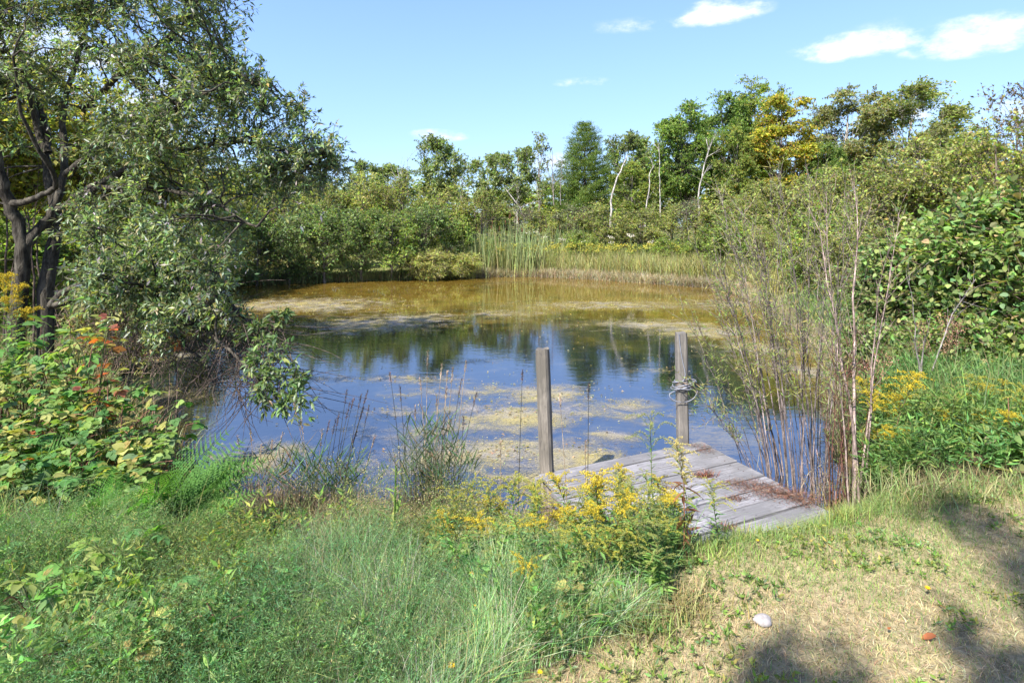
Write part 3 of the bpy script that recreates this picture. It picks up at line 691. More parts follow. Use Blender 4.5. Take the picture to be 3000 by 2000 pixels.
place(t_pale, 2150, 290, 36, 150, 'pale low tree under the windswept crown')
place(t_mixed, 2230, 300, 32, 140, 'green tree right of the windswept one')
for (dx, ty, Yd, wd, lb, pr) in ((720, 405, 42, 110, 'distant tree just left of the far skyline gap', t_slim), (640, 395, 40, 130, 'distant tree showing through the willow twigs', t_slim),
                                 (560, 380, 38, 130, 'distant green tree behind the willow', t_mixed)):
    place(pr, dx, ty, Yd, wd, lb)
# woodland continuing behind
g = 'low trees of the wood behind the far bank'
fill = proto_tree('distant_tree', 6, 2.6, 3.3, 2.7, 34, .9, 26, 9, .20, .13, GREY+MID+OLIVE, [2, 2, 1, 1, 1, 1, 1, 1, 1, 1], .1, zmin=.4)
for k, dx in enumerate(range(-500, 2950, 105)):
    lb = ('low wood tree behind the big willow' if dx < 750 else 'low wood tree in the skyline gap left of the pine' if dx < 1340 else 'low wood tree behind the tall group right of the pine' if dx < 2000 else 'low wood tree behind the right bank shrubs') if dx < 2352 else 'low tree of the wood beyond the right edge'
    ty = 425+12*math.sin(k*2.1)-(60 if dx > 1450 else 0)-(50 if dx < 650 else 0)
    place(fill, dx+rng.uniform(-20, 20), ty, 52+3*math.sin(k*1.7), 190, lb, 'tree', g)

# shrubs round the pond: second row, olive
rows2 = [(560, 445, 26, 150, s_oliv, 'olive shrub behind the leftmost dark bank shrub'), (655, 430, 26, 150, s_oliv2, 'brownish-olive shrub behind the left bank shrubs'),
         (745, 405, 25, 150, s_oliv, 'tall olive shrub where the left skyline of shrubs begins'), (835, 400, 26, 160, s_oliv, 'tall olive shrub second from the left skyline gap'),
         (925, 410, 26, 150, s_oliv2, 'olive shrub with brownish twigs under the round-topped tree'), (1010, 425, 27, 150, s_oliv, 'olive shrub above the pale willow bushes'),
         (1105, 440, 28, 140, s_oliv2, 'dark brownish shrub behind the left cattails'), (1180, 470, 29, 130, s_grey, 'twiggy shrub behind the tallest cattails'),
         (1255, 480, 29, 130, s_oliv, 'low olive shrub just left of the pine foot'), (1325, 470, 28, 130, s_grey, 'greyish shrub at the foot of the pine'),
         (1395, 462, 27, 140, s_oliv, 'olive shrub at the foot of the crooked dead trunk'), (1470, 478, 27, 130, s_oliv2, 'brown-olive shrub at the foot of the bow-shaped dead trunk'),
         (1545, 470, 26, 140, s_oliv, 'olive shrub right of the dead trunks'), (1615, 455, 25, 140, s_grey, 'greyish shrub at the foot of the forked dead tree'),
         (1690, 430, 23, 170, s_oliv, 'olive shrub below the yellow maple'), (1770, 415, 21, 180, s_oliv, 'olive shrub behind the tops of the bare willow stems'),
         (1860, 400, 20, 190, s_oliv2, 'brown-olive shrub behind the middle of the bare willow stems'), (1950, 375, 18, 210, s_oliv, 'olive shrub right of the bare willow tops'),
         (2050, 345, 15.5, 240, s_oliv2, 'tall brown-olive shrub at the right, below the windswept tree'), (2160, 310, 14, 260, s_oliv, 'tall olive shrub behind the broad-leaved bushes'),
         (2290, 285, 12.5, 280, s_oliv, 'tallest olive shrub at the right edge'), (2420, 270, 11.5, 280, s_oliv2, 'olive shrub cut by the right edge of the picture')]
for (dx, ty, Yd, wd, pr, lb) in rows2: place(pr, dx, ty, Yd, wd, lb, 'shrub')
rows1 = [(590, 490, 20.4, 150, s_deep, 'leftmost dark leafy shrub at the far waterline'), (665, 492, 20.9, 140, s_deep, 'second dark leafy shrub from the left at the far waterline'),
         (745, 470, 21.3, 150, s_deep, 'third dark leafy shrub from the left at the far waterline'), (830, 480, 21.9, 140, s_deep, 'dark shrub overhanging the waterline left of the pale willow bushes'),
         (900, 478, 22.3, 140, s_lite, 'greener shrub just behind the pale willow bushes'), (970, 470, 23.3, 140, s_deep, 'dark shrub left of the cattails'),
         (1035, 492, 24.6, 100, s_lite, 'green shrub touching the left cattails'), (1340, 530, 25, 80, s_lite, 'small green bush in the goldenrod bank right of the cattails'),
         (1130, 545, 25.2, 60, s_lite, 'small dark green bush half hidden by the cattails'), (1390, 560, 24.2, 60, s_lite, 'little green bush in the goldenrod bank under the crooked dead trunk'), (1465, 560, 23.6, 70, s_deep, 'little dark bush in the goldenrod bank under the bow-shaped trunk'),
         (1545, 545, 22.5, 90, s_lite, 'small green bush on the straw bank'), (1640, 520, 21.5, 110, s_lite, 'green bush at the right end of the straw bank'),
         (1720, 500, 19.5, 150, s_lite, 'green bush above the right corner of the pond'), (1800, 490, 17, 150, s_oliv, 'small-leaved shrub behind the left bare willow stems'),
         (1890, 480, 14.5, 180, s_lite, 'small-leaved green shrub behind the right bare willow stems'), (1970, 500, 12, 190, s_oliv, 'olive shrub on the right bank behind the pink-stemmed willow')]
for (dx, ty, Yd, wd, pr, lb) in rows1: place(pr, dx, ty, Yd, wd, lb, 'shrub')
# meadow shrubs and saplings behind the left willow
s_bright = proto_tree('sapling', 5.0, 1.7, 2.9, 2.3, 46, .6, 24, 8, .10, .055, [(.16, .20, .035), (.21, .24, .04), (.12, .16, .03), (.32, .29, .05)], [3, 3, 2, 1], .05, (.10, .08, .06), zmin=.3)
for (dx, ty, Yd, wd, lb) in ((-150, 60, 12, 420, 'yellow-green sapling beyond the left edge behind the willow trunks'), (30, 110, 13.5, 380, 'yellow-green sapling right behind the willow trunks'),
                             (190, 170, 15, 340, 'bright green sapling between the willow trunks and the pond'), (330, 260, 17, 300, 'bright green sapling at the left bank behind the low willow limb'),
                             (450, 330, 20, 260, 'bright green sapling nearest the far left corner of the pond')):
    place(s_bright, dx, ty, Yd, wd, lb, 'tree')
for (dx, ty, Yd, wd, lb, pr) in ((-60, 480, 10, 330, 'leafy bush under the yellow-green saplings at the left edge', s_lite), (130, 540, 11, 260, 'leafy bush in shade behind the low willow limbs', s_lite),
                                 (255, 560, 12.5, 240, 'leafy bush on the left bank over the water', s_deep), (370, 540, 15, 200, 'dark leafy bush on the left bank behind the drooping willow', s_deep), (470, 530, 18.5, 150, 'leafy bush at the far left corner of the pond', s_lite)):
    place(pr, dx, ty, Yd, wd, lb, 'shrub')

# right bank: broad-leaved bushes close by ------------------------------------------
def broad_bush(dx, ty, Yd, rad, ncl, twigs, LL, label, nleaf=0, cols=None):
    X_ = wx(D(dx), Yd); z0 = gz(X_, Yd); H = wz(D(ty), Yd)-z0
    root = thing('broadleaf_bush', label, 'shrub', (X_, Yd, z0))
    cols = cols or [(.085, .135, .045), (.12, .17, .055), (.06, .105, .045), (.18, .21, .075)]
    cl = ell_clumps(ncl, (0, 0, H*.52), (rad, rad*.8, H*.46), .42, .15)
    wood = MB(); limbs(wood, (0, 0, -.1), (.1, 0, H*.8), cl, .045, c=(.16, .12, .09))
    lm, wood = crownmesh(cl, twigs, 1.0, 8, LL, LL*.62, cols, [3, 3, 2, 1.5], LR, wood=wood, hang=.1, woodc=(.16, .12, .09), twr=.005)
    wood.build('trunk', M_BARK, root); lm.build('foliage', M_LEAF, root, 'stuff')
    if nleaf:
        lms = []
        for q_ in range(6):
            one = MB(); leaves(one, np.zeros((1, 3)), np.array([[1., 0, 0]]), np.array([[0, 0, 1.]]), 1.0, .62, pick(cols, [3, 3, 2, 1], 1), LR); lms.append(one.mesh('leaf', M_GLOSS))
        for q_ in range(nleaf):
            d = rsph(1)[0]; d[1] = -abs(d[1]); d[2] = d[2]*.8
            o = link('leaf', lms[q_ % 6], root, (d[0]*rad*1.02, d[1]*rad*.85, H*.52+d[2]*H*.5)); s_ = LL*rng.uniform(.9, 1.5)
            o.scale = (s_,)*3; o.rotation_euler = (rng.normal(0, .4), rng.uniform(-.1, .8), rng.uniform(0, 2*PI))
    return root
broad_bush(2090, 560, 8.2, .95, 60, 38, .06, 'broad-leaved bush behind the small grey sapling', 60)
broad_bush(2190, 450, 7.6, 1.1, 84, 42, .066, 'broad-leaved bush in the middle of the right bank', 110)
broad_bush(2330, 395, 6.6, 1.15, 90, 42, .08, 'broad-leaved bush with the largest leaves at the right edge', 170)
broad_bush(2010, 660, 9.2, .7, 30, 26, .075, 'low broad-leaved bush overhanging the right edge of the pond', 30)


broad_bush(2015, 740, 7.0, .45, 26, 30, .055, 'low leafy bush between the pinkish willow stems and the small grey sapling')
broad_bush(2150, 730, 6.6, .5, 28, 30, .06, 'low leafy bush behind the right goldenrod patch, near the grey sapling')
broad_bush(2290, 720, 6.0, .55, 30, 30, .065, 'low leafy bush behind the right goldenrod patch at the picture edge')
# ------------------------------------------------------------------ the big willow on the left
def inpoly(x, y, poly):
    ins = False; n = len(poly)
    for i in range(n):
        x1, y1 = poly[i]; x2, y2 = poly[(i+1) % n]
        if (y1 > y) != (y2 > y) and x < (x2-x1)*(y-y1)/(y2-y1)+x1: ins = not ins
    return ins
WT = (-6.0, 7.1); wb = gz(*WT)
willow = thing('willow_tree', 'large many-stemmed willow leaning over the left side of the pond', 'tree', (WT[0], WT[1], wb))
OFF = np.array([WT[0], WT[1], wb])
WC = [(.065, .10, .05), (.09, .125, .065), (.12, .15, .058), (.18, .20, .06), (.18, .20, .16)]; WW = [3, 3, 2, 1, 1.3]
bark = (.062, .056, .045)
trunks = {'a': [(30, 740, 7.2), (45, 640, 7.2), (60, 560, 7.2), (20, 470, 7.1), (5, 400, 7.0), (-30, 250, 6.9), (-40, 50, 6.8)],
          'b': [(62, 560, 7.2), (95, 520, 7.3), (128, 470, 7.4), (150, 380, 7.5), (140, 250, 7.6), (190, 90, 7.6), (230, -80, 7.6)],
          'c': [(102, 740, 7.4), (108, 640, 7.4), (120, 560, 7.4), (132, 500, 7.5), (118, 420, 7.6), (90, 300, 7.6), (40, 120, 7.6), (10, -60, 7.6)],
          'd': [(110, 350, 7.6), (100, 260, 7.7), (60, 200, 7.6), (20, 120, 7.5)],
          'e': [(118, 700, 7.3), (170, 655, 7.1), (250, 628, 6.9), (340, 625, 6.6), (430, 640, 6.3), (520, 690, 6.0), (600, 760, 5.6)],
          'f': [(125, 700, 7.2), (190, 680, 7.0), (270, 655, 6.7), (350, 665, 6.3), (430, 720, 5.9), (520, 800, 5.5), (600, 880, 5.1)],
          'g': [(130, 480, 7.4), (190, 440, 7.2), (280, 425, 6.9), (370, 430, 6.7), (480, 460, 6.5), (590, 520, 6.2)],
          'h': [(150, 400, 7.4), (240, 330, 7.0), (380, 260, 6.6), (500, 200, 6.4), (590, 180, 6.3)],
          'i': [(190, 440, 7.3), (330, 370, 7.0), (480, 330, 6.8), (620, 330, 6.8), (740, 380, 6.9)],
          'j': [(20, 470, 7.1), (80, 455, 7.0), (140, 430, 6.9), (60, 300, 6.5), (30, 130, 6.2)],
          'k': [(190, 250, 7.5), (300, 150, 7.2), (420, 60, 7.0), (500, -40, 6.8)],
          'l': [(200, 660, 7.0), (300, 700, 6.6), (400, 760, 6.2), (480, 850, 5.8), (500, 930, 5.4)]}
rads = {'a': .105, 'b': .07, 'c': .10, 'd': .05, 'e': .05, 'f': .04, 'g': .045, 'h': .045, 'i': .04, 'j': .045, 'k': .045, 'l': .03}
limb_pts = []
for k, pth in trunks.items():
    P = np.array([P3(*p_) for p_ in pth])-OFF
    if k in 'ac': P[0, 2] = -.2
    n = 22; ts = np.linspace(0, len(P)-1, n); Q = np.stack([np.interp(ts, range(len(P)), P[:, i]) for i in range(3)], -1)
    for _ in range(2): Q[1:-1] = (Q[:-2]+2*Q[1:-1]+Q[2:])/4
    Q[1:-1] += rng.normal(0, .012, (n-2, 3)); r = rads[k]*(1-.72*np.linspace(0, 1, n)); r = r*(1+rng.normal(0, .04, n))
    mb = MB(); tubes(mb, Q, r, 10 if rads[k] > .08 else 7, bark)
    mb.build('trunk' if k in 'ac' else 'limb', M_BARK, willow)
    limb_pts.append(Q)
LP = np.concatenate(limb_pts)
sil = [(-350, -260), (560, -260), (500, -60), (515, 20), (525, 110), (545, 160), (600, 190), (640, 235), (700, 265), (745, 330), (790, 390), (745, 430), (650, 455), (560, 490),
       (545, 560), (525, 640), (520, 690), (420, 760), (330, 720), (290, 640), (240, 600), (190, 520), (90, 440), (-350, 520)]
cl = []; tries = 0
while len(cl) < 560 and tries < 20000:
    tries += 1
    dx = rng.uniform(-350, 800); dy = rng.uniform(-260, 780)
    if not inpoly(dx, dy, sil): continue
    if dx < 140 and dy > 300 and rng.random() < .8: continue
    if dx < 300 and dy > 60 and rng.random() < .4: continue
    core = max(0, 1-abs(dx-350)/450); Yd = 6.9-1.6*core*rng.random()+rng.uniform(-.3, 1.8)
    if dx > 500: Yd = rng.uniform(6.2, 7.6)
    edge = min([math.hypot(dx-a_, dy-b_) for a_, b_ in sil]); p = P3(dx, dy, Yd)-OFF
    i = np.argmin(((LP-p)**2).sum(1)); q_ = LP[i]
    cl.append((p, .36*rng.uniform(.5, 1.15), q_))
for _ in range(60):                                     # low hanging mass over the water
    dx = rng.uniform(190, 560); dy = rng.uniform(560, 770) if dx > 300 else rng.uniform(600, 700)
    p = P3(dx, dy, rng.uniform(5.3, 6.9))-OFF; i = np.argmin(((LP-p)**2).sum(1)); cl.append((p, rng.uniform(.16, .30), LP[i]))
# sprays reaching out past the outline
for (dx, dy, Yd, r) in ((520, 30, 6.4, .3), (500, 60, 6.3, .3), (560, 190, 6.0, .28), (600, 200, 6.0, .25), (615, 250, 6.2, .3), (680, 270, 6.4, .3), (700, 255, 6.5, .22), (740, 345, 6.6, .3),
                        (780, 385, 6.8, .28), (720, 400, 6.8, .35), (640, 400, 6.8, .35), (480, 110, 6.2, .3), (540, 300, 6.2, .35), (600, 330, 6.4, .35), (520, 130, 6.1, .22)):
    p = P3(dx, dy, Yd)-OFF; i = np.argmin(((LP-p)**2).sum(1)); cl.append((p, r, LP[i]))
wd = MB()
for (p, r, q_) in cl:                                   # secondary branches back to the nearest limb
    cc = (p+q_)/2; cc[2] += .1*np.linalg.norm(p-q_)
    B = bez(q_[None], cc[None], p[None], 6); B[0, 1:-1] += rng.normal(0, .03, (4, 3)); tubes(wd, B, np.linspace(.014, .006, 6)[None], 4, bark)
lm, wd = crownmesh(cl, 13, 1.35, 15, .072, .023, WC, WW, L2, droop=.15, up=.3, wood=wd, woodc=bark, twr=.0032, clump_var=.2)
lm.build('crown', M_GLOSS, willow, 'stuff')
# drooping leafy branch in front of the water
dr = []
for (dx, dy, Yd, r) in ((600, 790, 5.2, .22), (640, 800, 5.0, .22), (585, 830, 5.0, .2), (660, 850, 4.9, .22), (620, 870, 4.8, .2), (690, 925, 4.7, .18), (660, 940, 4.7, .15), (650, 720, 5.3, .14), (560, 760, 5.5, .25),
                        (520, 730, 5.8, .3), (460, 720, 6.0, .3), (400, 700, 6.2, .35), (610, 905, 4.8, .18), (690, 870, 4.8, .12), (590, 760, 5.3, .2)):
    p = P3(dx, dy, Yd)-OFF; i = np.argmin(((LP-p)**2).sum(1)); dr.append((p, r, LP[i]))
for (p, r, q_) in dr:
    B = bez(q_[None], ((p+q_)/2+[0, 0, .08])[None], p[None], 6); B[0, 1:-1] += rng.normal(0, .02, (4, 3)); tubes(wd, B, np.linspace(.009, .004, 6)[None], 4, bark)
lm2, wd = crownmesh(dr, 12, 1.1, 8, .07, .026, [(.04, .065, .028), (.055, .085, .035), (.08, .10, .035)], [3, 2, 1], L8, wood=wd, woodc=bark, twr=.003, hang=.25)
lm2.build('drooping_spray', M_GLOSS, willow, 'stuff')
# bare twigs hanging over the water
k = 620; dx = rng.uniform(250, 650, k); dy = 640+(dx-260)*.38+rng.uniform(-50, 150, k); Yd = 6.9-(dx-260)/380*1.6
S = np.stack([wx(D(dx), Yd), Yd, wz(D(dy), Yd)], -1)-OFF; E = S+np.stack([rng.normal(.15, .35, k), rng.normal(-.1, .3, k), rng.uniform(-.55, .15, k)], -1); E[:, 2] = np.maximum(E[:, 2], .02+WATER-wb)
tubes(wd, bez(S, (S+E)/2+rng.normal(0, .08, (k, 3)), E, 6), np.linspace(.005, .0016, 6)[None]*np.ones((k, 1)), 3, (.085, .065, .055))
wd.build('twigs', M_BARK, willow, 'stuff')
# single leaves nearest the camera, as parts
lms = []
for q_ in range(6):
    one = MB(); leaves(one, np.zeros((1, 3)), np.array([[1., 0, 0]]), np.array([[0, 0, 1.]]), 1.0, .30, pick(WC, WW, 1), L8); lms.append(one.mesh('leaf', M_GLOSS))
for q_ in range(200):
    p, r, _ = cl[int(rng.integers(len(cl)))]; d = rsph(1)[0]; d[1] = -abs(d[1])
    o = link('leaf', lms[q_ % 6], willow, tuple(p+d*r*.8)); s_ = rng.uniform(.06, .09); o.scale = (s_,)*3; o.rotation_euler = (rng.normal(0, .6), rng.normal(0, .6), rng.uniform(0, 2*PI))

# thin dark saplings standing behind the willow trunks
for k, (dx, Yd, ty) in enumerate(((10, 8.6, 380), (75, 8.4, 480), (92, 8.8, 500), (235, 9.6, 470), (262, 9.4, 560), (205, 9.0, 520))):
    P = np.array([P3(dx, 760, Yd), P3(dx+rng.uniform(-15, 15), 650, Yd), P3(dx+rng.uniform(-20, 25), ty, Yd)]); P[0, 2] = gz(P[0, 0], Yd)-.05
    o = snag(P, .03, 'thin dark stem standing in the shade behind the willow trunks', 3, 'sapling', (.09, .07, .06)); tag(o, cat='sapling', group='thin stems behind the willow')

# tangle on the left bank: pale small leaves and dead twigs
def tangle(name, spots, label, cat, cols, wts, LL=.035, per=8, twigs=14, nd=80, T=L2, woodc=(.25, .19, .15), mtl=None):
    c0 = P3(*spots[0][:3]); z0 = gz(c0[0], c0[1]); root = thing(name, label, cat, (c0[0], c0[1], z0)); off = np.array([c0[0], c0[1], z0]); cl_ = []
    for (dx, dy, Yd, r) in spots:
        p = P3(dx, dy, Yd)-off; cl_.append((p, r, np.array([p[0]*.8, p[1]*.8, 0])))
    wd_ = MB()
    for (p, r, q0) in cl_:
        tubes(wd_, bez(q0[None], ((q0+p)/2+rng.normal(0, .05, 3))[None], p[None], 5), np.linspace(.006, .003, 5)[None], 4, woodc)
    lm_, wd_ = crownmesh(cl_, twigs, 1.0, per, LL, LL*.55, cols, wts, T, wood=wd_, woodc=woodc, twr=.0025)
    for (p, r, q0) in cl_:
        k = max(2, nd//len(cl_)); S_ = p+rng.normal(0, r*.6, (k, 3)); E_ = S_+rng.normal(0, r*.9, (k, 3)); tubes(wd_, bez(S_, (S_+E_)/2+rng.normal(0, r*.15, (k, 3)), E_, 5), np.linspace(.004, .0012, 5)[None]*np.ones((k, 1)), 3, woodc)
    wd_.build('stems', M_TWIG, root, 'stuff'); lm_.build('foliage', mtl or M_LEAF, root, 'stuff'); return root
tangle('bank_thicket', [(dx, dy, 8.2-(dx-180)/300*.9+rng.uniform(-.3, .3), .28) for dx in range(170, 420, 28) for dy in (700, 745, 785, 815)],
       'tangle of small pale leaves and dead twigs below the low willow limbs', 'thicket', [(.13, .15, .06), (.17, .18, .08), (.08, .10, .04), (.20, .13, .07)], [3, 2, 2, 1], .05, 9, 15, 420)
tangle('red_vine', [(380, 765, 6.2, .10), (350, 775, 6.4, .12), (410, 790, 6.0, .08)], 'orange-red leaves of a vine hanging at the left waterline', 'vine', [(.40, .14, .08), (.5, .25, .12)], [1, 1], .06, 4, 6, 10)

# ------------------------------------------------------------------ bramble bank at the left
def leaf_variants(cols, wd_, T, n=8, vv=.2, m=M_LEAF):
    out = []
    for q_ in range(n):
        one = MB(); c = pick(cols, [1]*len(cols), 1, vv); leaves(one, np.zeros((1, 3)), np.array([[1., 0, 0]]), np.array([[0, 0, 1.]]), 1.0, wd_, c, T); out.append(one.mesh('leaf', m))
    return out
def compound(kind, cols, n=6, m=M_LEAF):
    """one compound leaf per mesh: 'tri' bramble, 'palm' creeper, lying along +X from the petiole"""
    out = []
    for q_ in range(n):
        mb_ = MB(); c = pick(cols, [1]*len(cols), 1, .18)[0]
        tubes(mb_, np.array([[0, 0, 0], [.25, 0, .05], [.45, 0, .04]]), np.array([.012, .009, .006]), 3, c*.9)
        st = np.array([.42, 0, .04]); angs = (0, 1.15, -1.15) if kind == 'tri' else (0, .72, -.72, 1.5, -1.5)
        for a_ in angs:
            sz = (1-.22*abs(a_))*.62; d = np.array([[math.cos(a_), math.sin(a_), -.18+rng.normal(0, .08)]])
            leaves(mb_, st[None], d, np.array([[0, 0, 1.]])+rng.normal(0, .15, (1, 3)), sz, sz*(.78 if kind == 'tri' else .44), np.clip(c[None]*(1+rng.normal(0, .08)), 0, 1), LR if kind == 'tri' else L8)
        out.append(mb_.mesh('leaf', m))
    return out
B_G = compound('tri', [(.058, .12, .034), (.075, .14, .04), (.055, .105, .045), (.11, .165, .042), (.042, .09, .034)], 12)
B_Y = compound('tri', [(.17, .20, .055), (.21, .22, .06), (.13, .18, .05)], 6)
B_R = compound('tri', [(.33, .09, .04), (.40, .18, .05), (.25, .08, .06), (.30, .22, .05)], 6)
V_G = compound('palm', [(.07, .14, .035), (.09, .165, .04), (.06, .12, .04), (.11, .18, .045)], 8)
def bramble(x, y, h, n, meshes, wts, label, group, spread=.35, ls=(.09, .15), name='bramble'):
    z0 = gz(x, y); root = thing(name, label, 'bramble' if name == 'bramble' else 'vine', (x, y, z0), 0, group); cn = 5
    canes = []
    for k in range(cn):
        th = rng.uniform(0, 2*PI); e = np.array([math.cos(th)*spread*rng.uniform(.4, 1.1), math.sin(th)*spread*rng.uniform(.4, 1.1), h*rng.uniform(.55, 1.0)])
        c_ = np.array([e[0]*.2, e[1]*.2, e[2]*1.05]); s_ = np.array([rng.normal(0, .04), rng.normal(0, .04), -.03]); canes.append((s_, c_, e))
        mb_ = MB(); tubes(mb_, bez(s_[None], c_[None], e[None], 8), np.linspace(.005, .0022, 8)[None], 5, (.20, .10, .07) if k % 2 else (.12, .15, .06)); mb_.build('cane', M_TWIG, root)
    for k in range(n):
        s_, c_, e = canes[k % cn]; t_ = rng.uniform(.22, 1)**.8; p = s_*(1-t_)**2+2*c_*t_*(1-t_)+e*t_**2+rng.normal(0, .035, 3); p[2] = max(p[2], .03)
        ms = meshes[rng.choice(len(meshes), p=np.array(wts)/sum(wts))]
        o = link('leaf', ms[int(rng.integers(len(ms)))], root, tuple(p)); s = rng.uniform(*ls); o.scale = (s, s, s); o.rotation_euler = (rng.normal(0, .3), rng.normal(.12, .35), rng.uniform(0, 2*PI))
    return root
gb = 'bramble bushes of the left bank'; RL = []
spots = []
for dy, Yd, x0, x1, st in ((800, 4.6, -60, 190, 60), (900, 4.3, -60, 300, 62), (975, 4.05, -50, 390, 66), (1050, 3.75, -40, 380, 76), (1120, 3.45, -30, 340, 90)):
    dx = x0
    n_ = 0
    while dx < x1:
        n_ += 1; RL.append('green bramble bush, %s row up the left bank, %s from the left' % ({800: 'farthest', 900: 'second farthest', 975: 'middle', 1050: 'second nearest', 1120: 'nearest'}[dy], ('first', 'second', 'third', 'fourth', 'fifth', 'sixth', 'seventh')[n_-1])); spots.append((dx+rng.uniform(-12, 12), dy+rng.uniform(-18, 18), Yd+rng.uniform(-.1, .1))); dx += st
for k, (dx, dy, Yd) in enumerate(spots):
    x = wx(D(dx), Yd); h = wz(D(dy-40), Yd)-gz(x, Yd)
    low = dy > 1020
    bramble(x, Yd, max(.35, h), 62, [B_G, B_Y, B_R], [7, .5 if not (860 < dy < 1000 and dx < 160) else 2.2, .05], RL[k], gb, .34, (.05, .125))
bramble(wx(D(215), 4.3), 4.3, wz(D(810), 4.3)-gz(-1.8, 4.3), 34, [B_R, B_G, B_Y], [5, 2, 1.5], 'bramble with red and orange leaves at the top right of the left bank', None, .22, (.08, .14))
bramble(wx(D(255), 4.2), 4.2, wz(D(870), 4.2)-gz(-1.8, 4.2), 30, [B_R, B_G, B_Y], [2, 3, 2], 'bramble mottled dull red just below the reddest one', None, .22, (.08, .12))
bramble(wx(D(175), 4.9), 4.9, wz(D(705), 4.9)-gz(-3.5, 4.9), 12, [V_G], [1], 'tall five-fingered green sprig sticking up in front of the low willow limbs', None, .12, (.16, .24), 'creeper')
bramble(wx(D(100), 4.8), 4.8, wz(D(715), 4.8)-gz(-3.5, 4.8), 14, [B_G], [1], 'tall green bramble sprig standing before the right willow trunk', None, .2, (.14, .2))
bramble(wx(D(300), 3.7), 3.7, wz(D(985), 3.7)-gz(-2.2, 3.7), 10, [B_Y], [1], 'sprig of yellowing leaves at the right side of the left bank', None, .07, (.10, .14))

# foreground creepers with five-fingered leaves
def creeper(dx, dy, Yd, n, label, ls=(.10, .17), m=None):
    x = wx(D(dx), Yd); h = max(.24, wz(D(dy), Yd)-gz(x, Yd)+.11); return bramble(x, Yd, h, n, [m or V_G], [1], label, None, .13, ls, 'creeper')
creeper(60, 1370, 2.30, 12, 'creeper with five bright pointed leaflets low at the left edge', (.13, .2))
creeper(50, 1240, 2.75, 12, 'pale yellow-green creeper sprig below the ferns at the left edge', (.10, .16))
creeper(240, 1290, 2.55, 14, 'creeper sprig with broad leaflets right of the left edge sprigs', (.12, .18))
creeper(330, 1240, 2.85, 8, 'small upright creeper sprig under the big fern', (.09, .14))
creeper(400, 1250, 2.85, 8, 'creeper sprig with drooping leaflets to the right under the big fern', (.10, .15))
creeper(425, 1400, 2.35, 6, 'creeper sprig with one large upright leaflet in the blue-green grass', (.12, .18))
creeper(270, 1430, 2.30, 12, 'clump of small rounded leaflets low in the foreground grass', (.07, .11), B_G)
creeper(190, 1505, 2.12, 8, 'dark green three-leaved sprig near the bottom left', (.08, .12), B_G)
creeper(30, 1490, 2.15, 6, 'pale three-leaved sprig in the bottom left corner', (.07, .1), B_Y)
creeper(400, 1500, 2.15, 18, 'spreading patch of pale small leaflets at the bottom left', (.05, .09), B_Y)
creeper(500, 1490, 2.18, 16, 'pale green leaflets in front of the spreading patch', (.05, .09), B_G)
creeper(1300, 1400, 2.45, 9, 'sunlit leafy sprig at the foot of the goldenrod', (.07, .11), B_Y)

# ------------------------------------------------------------------ ferns
def frond_mesh(n=19, cols=((.05, .13, .03),), wdt=.30):
    mb_ = MB(); c = pick(cols, [1]*len(cols), 1, .15)[0]
    t_ = np.linspace(0, 1, 10); ctr = np.stack([t_, 0*t_, .42*t_-.42*t_**2.2], -1)
    tubes(mb_, ctr, np.linspace(.008, .002, 10), 3, c*.9)
    for k in range(n):
        t0 = .10+.88*k/n; p = np.array([t0, 0, .42*t0-.42*t0**2.2]); ln = wdt*math.sin(PI*min(1, (t0*.92+.10)))**.8*(1.1-t0*.55)
        for s in (-1, 1):
            m_ = 9                                           # pinnules along each pinna
            q_ = np.linspace(.08, 1, m_); base = p+np.stack([q_*ln*.38, s*q_*ln, -.10*q_*ln*q_], -1)
            for ss_ in (-1, 1):
                d = np.tile([.55*ss_+.25, s*.55, -.05], (m_, 1)); L_ = ln*.15*(1.12-q_)+.004
                leaves(mb_, base, d, np.array([[0, 0, 1.]]).repeat(m_, 0)+rng.normal(0, .12, (m_, 3)), L_, L_*.55+.003, np.clip(c[None]*(1+rng.normal(0, .1, (m_, 1))), 0, 1))
            tubes(mb_, np.array([base[0], base[-1]]), np.array([.003, .001]), 3, c)
    return mb_.mesh('frond', M_LEAF)
FR = [frond_mesh(19, [(.045, .10, .026), (.06, .125, .03), (.036, .08, .024)]) for _ in range(4)]
def fern(x, y, n, L, az_, spread, pitch, label, grp=None):
    z0 = gz(x, y); root = thing('fern', label, 'fern', (x, y, z0), 0, grp)
    for k in range(n):
        o = link('frond', FR[k % 4], root, (rng.normal(0, .03), rng.normal(0, .03), 0)); s = L*rng.uniform(.75, 1.1); o.scale = (s, s, s)
        o.rotation_euler = (.55+rng.normal(0, .35), -pitch+rng.normal(0, .18), az_+rng.uniform(-spread, spread))
    return root
fern(wx(D(350), 3.35), 3.45, 9, .68, .1, 1.5, .5, 'large bright fern fanning out to the right over the dark water')
fern(wx(D(395), 3.45), 3.55, 6, .6, .5, 1.2, .75, 'fern with upright fronds behind the large fanning one')
fern(wx(D(400), 3.2), 3.3, 9, .46, -.1, .9, .3, 'fern with low fronds drooping beneath the fanning one')
fern(wx(D(160), 3.1), 3.0, 8, .38, .5, 2.6, .5, 'dark fern in the shade under the bramble, left of the fanning one')
fern(wx(D(60), 3.1), 3.0, 8, .38, .5, 2.6, .5, 'dark fern in the shade near the left edge')
fern(wx(D(270), 3.0), 2.95, 8, .38, .5, 2.6, .5, 'shaded fern midway between the left edge and the fanning one')
fern(wx(D(110), 2.85), 2.85, 8, .36, 1.2, 2.8, .5, 'low fern in front of the brambles, second from the left edge')
fern(wx(D(215), 3.2), 3.2, 9, .42, .3, 2.0, .6, 'dark fern tucked against the brambles just left of the fanning one')
fern(wx(D(10), 3.6), 3.6, 8, .55, .5, 2.6, .6, 'fern at the left edge among the brambles')

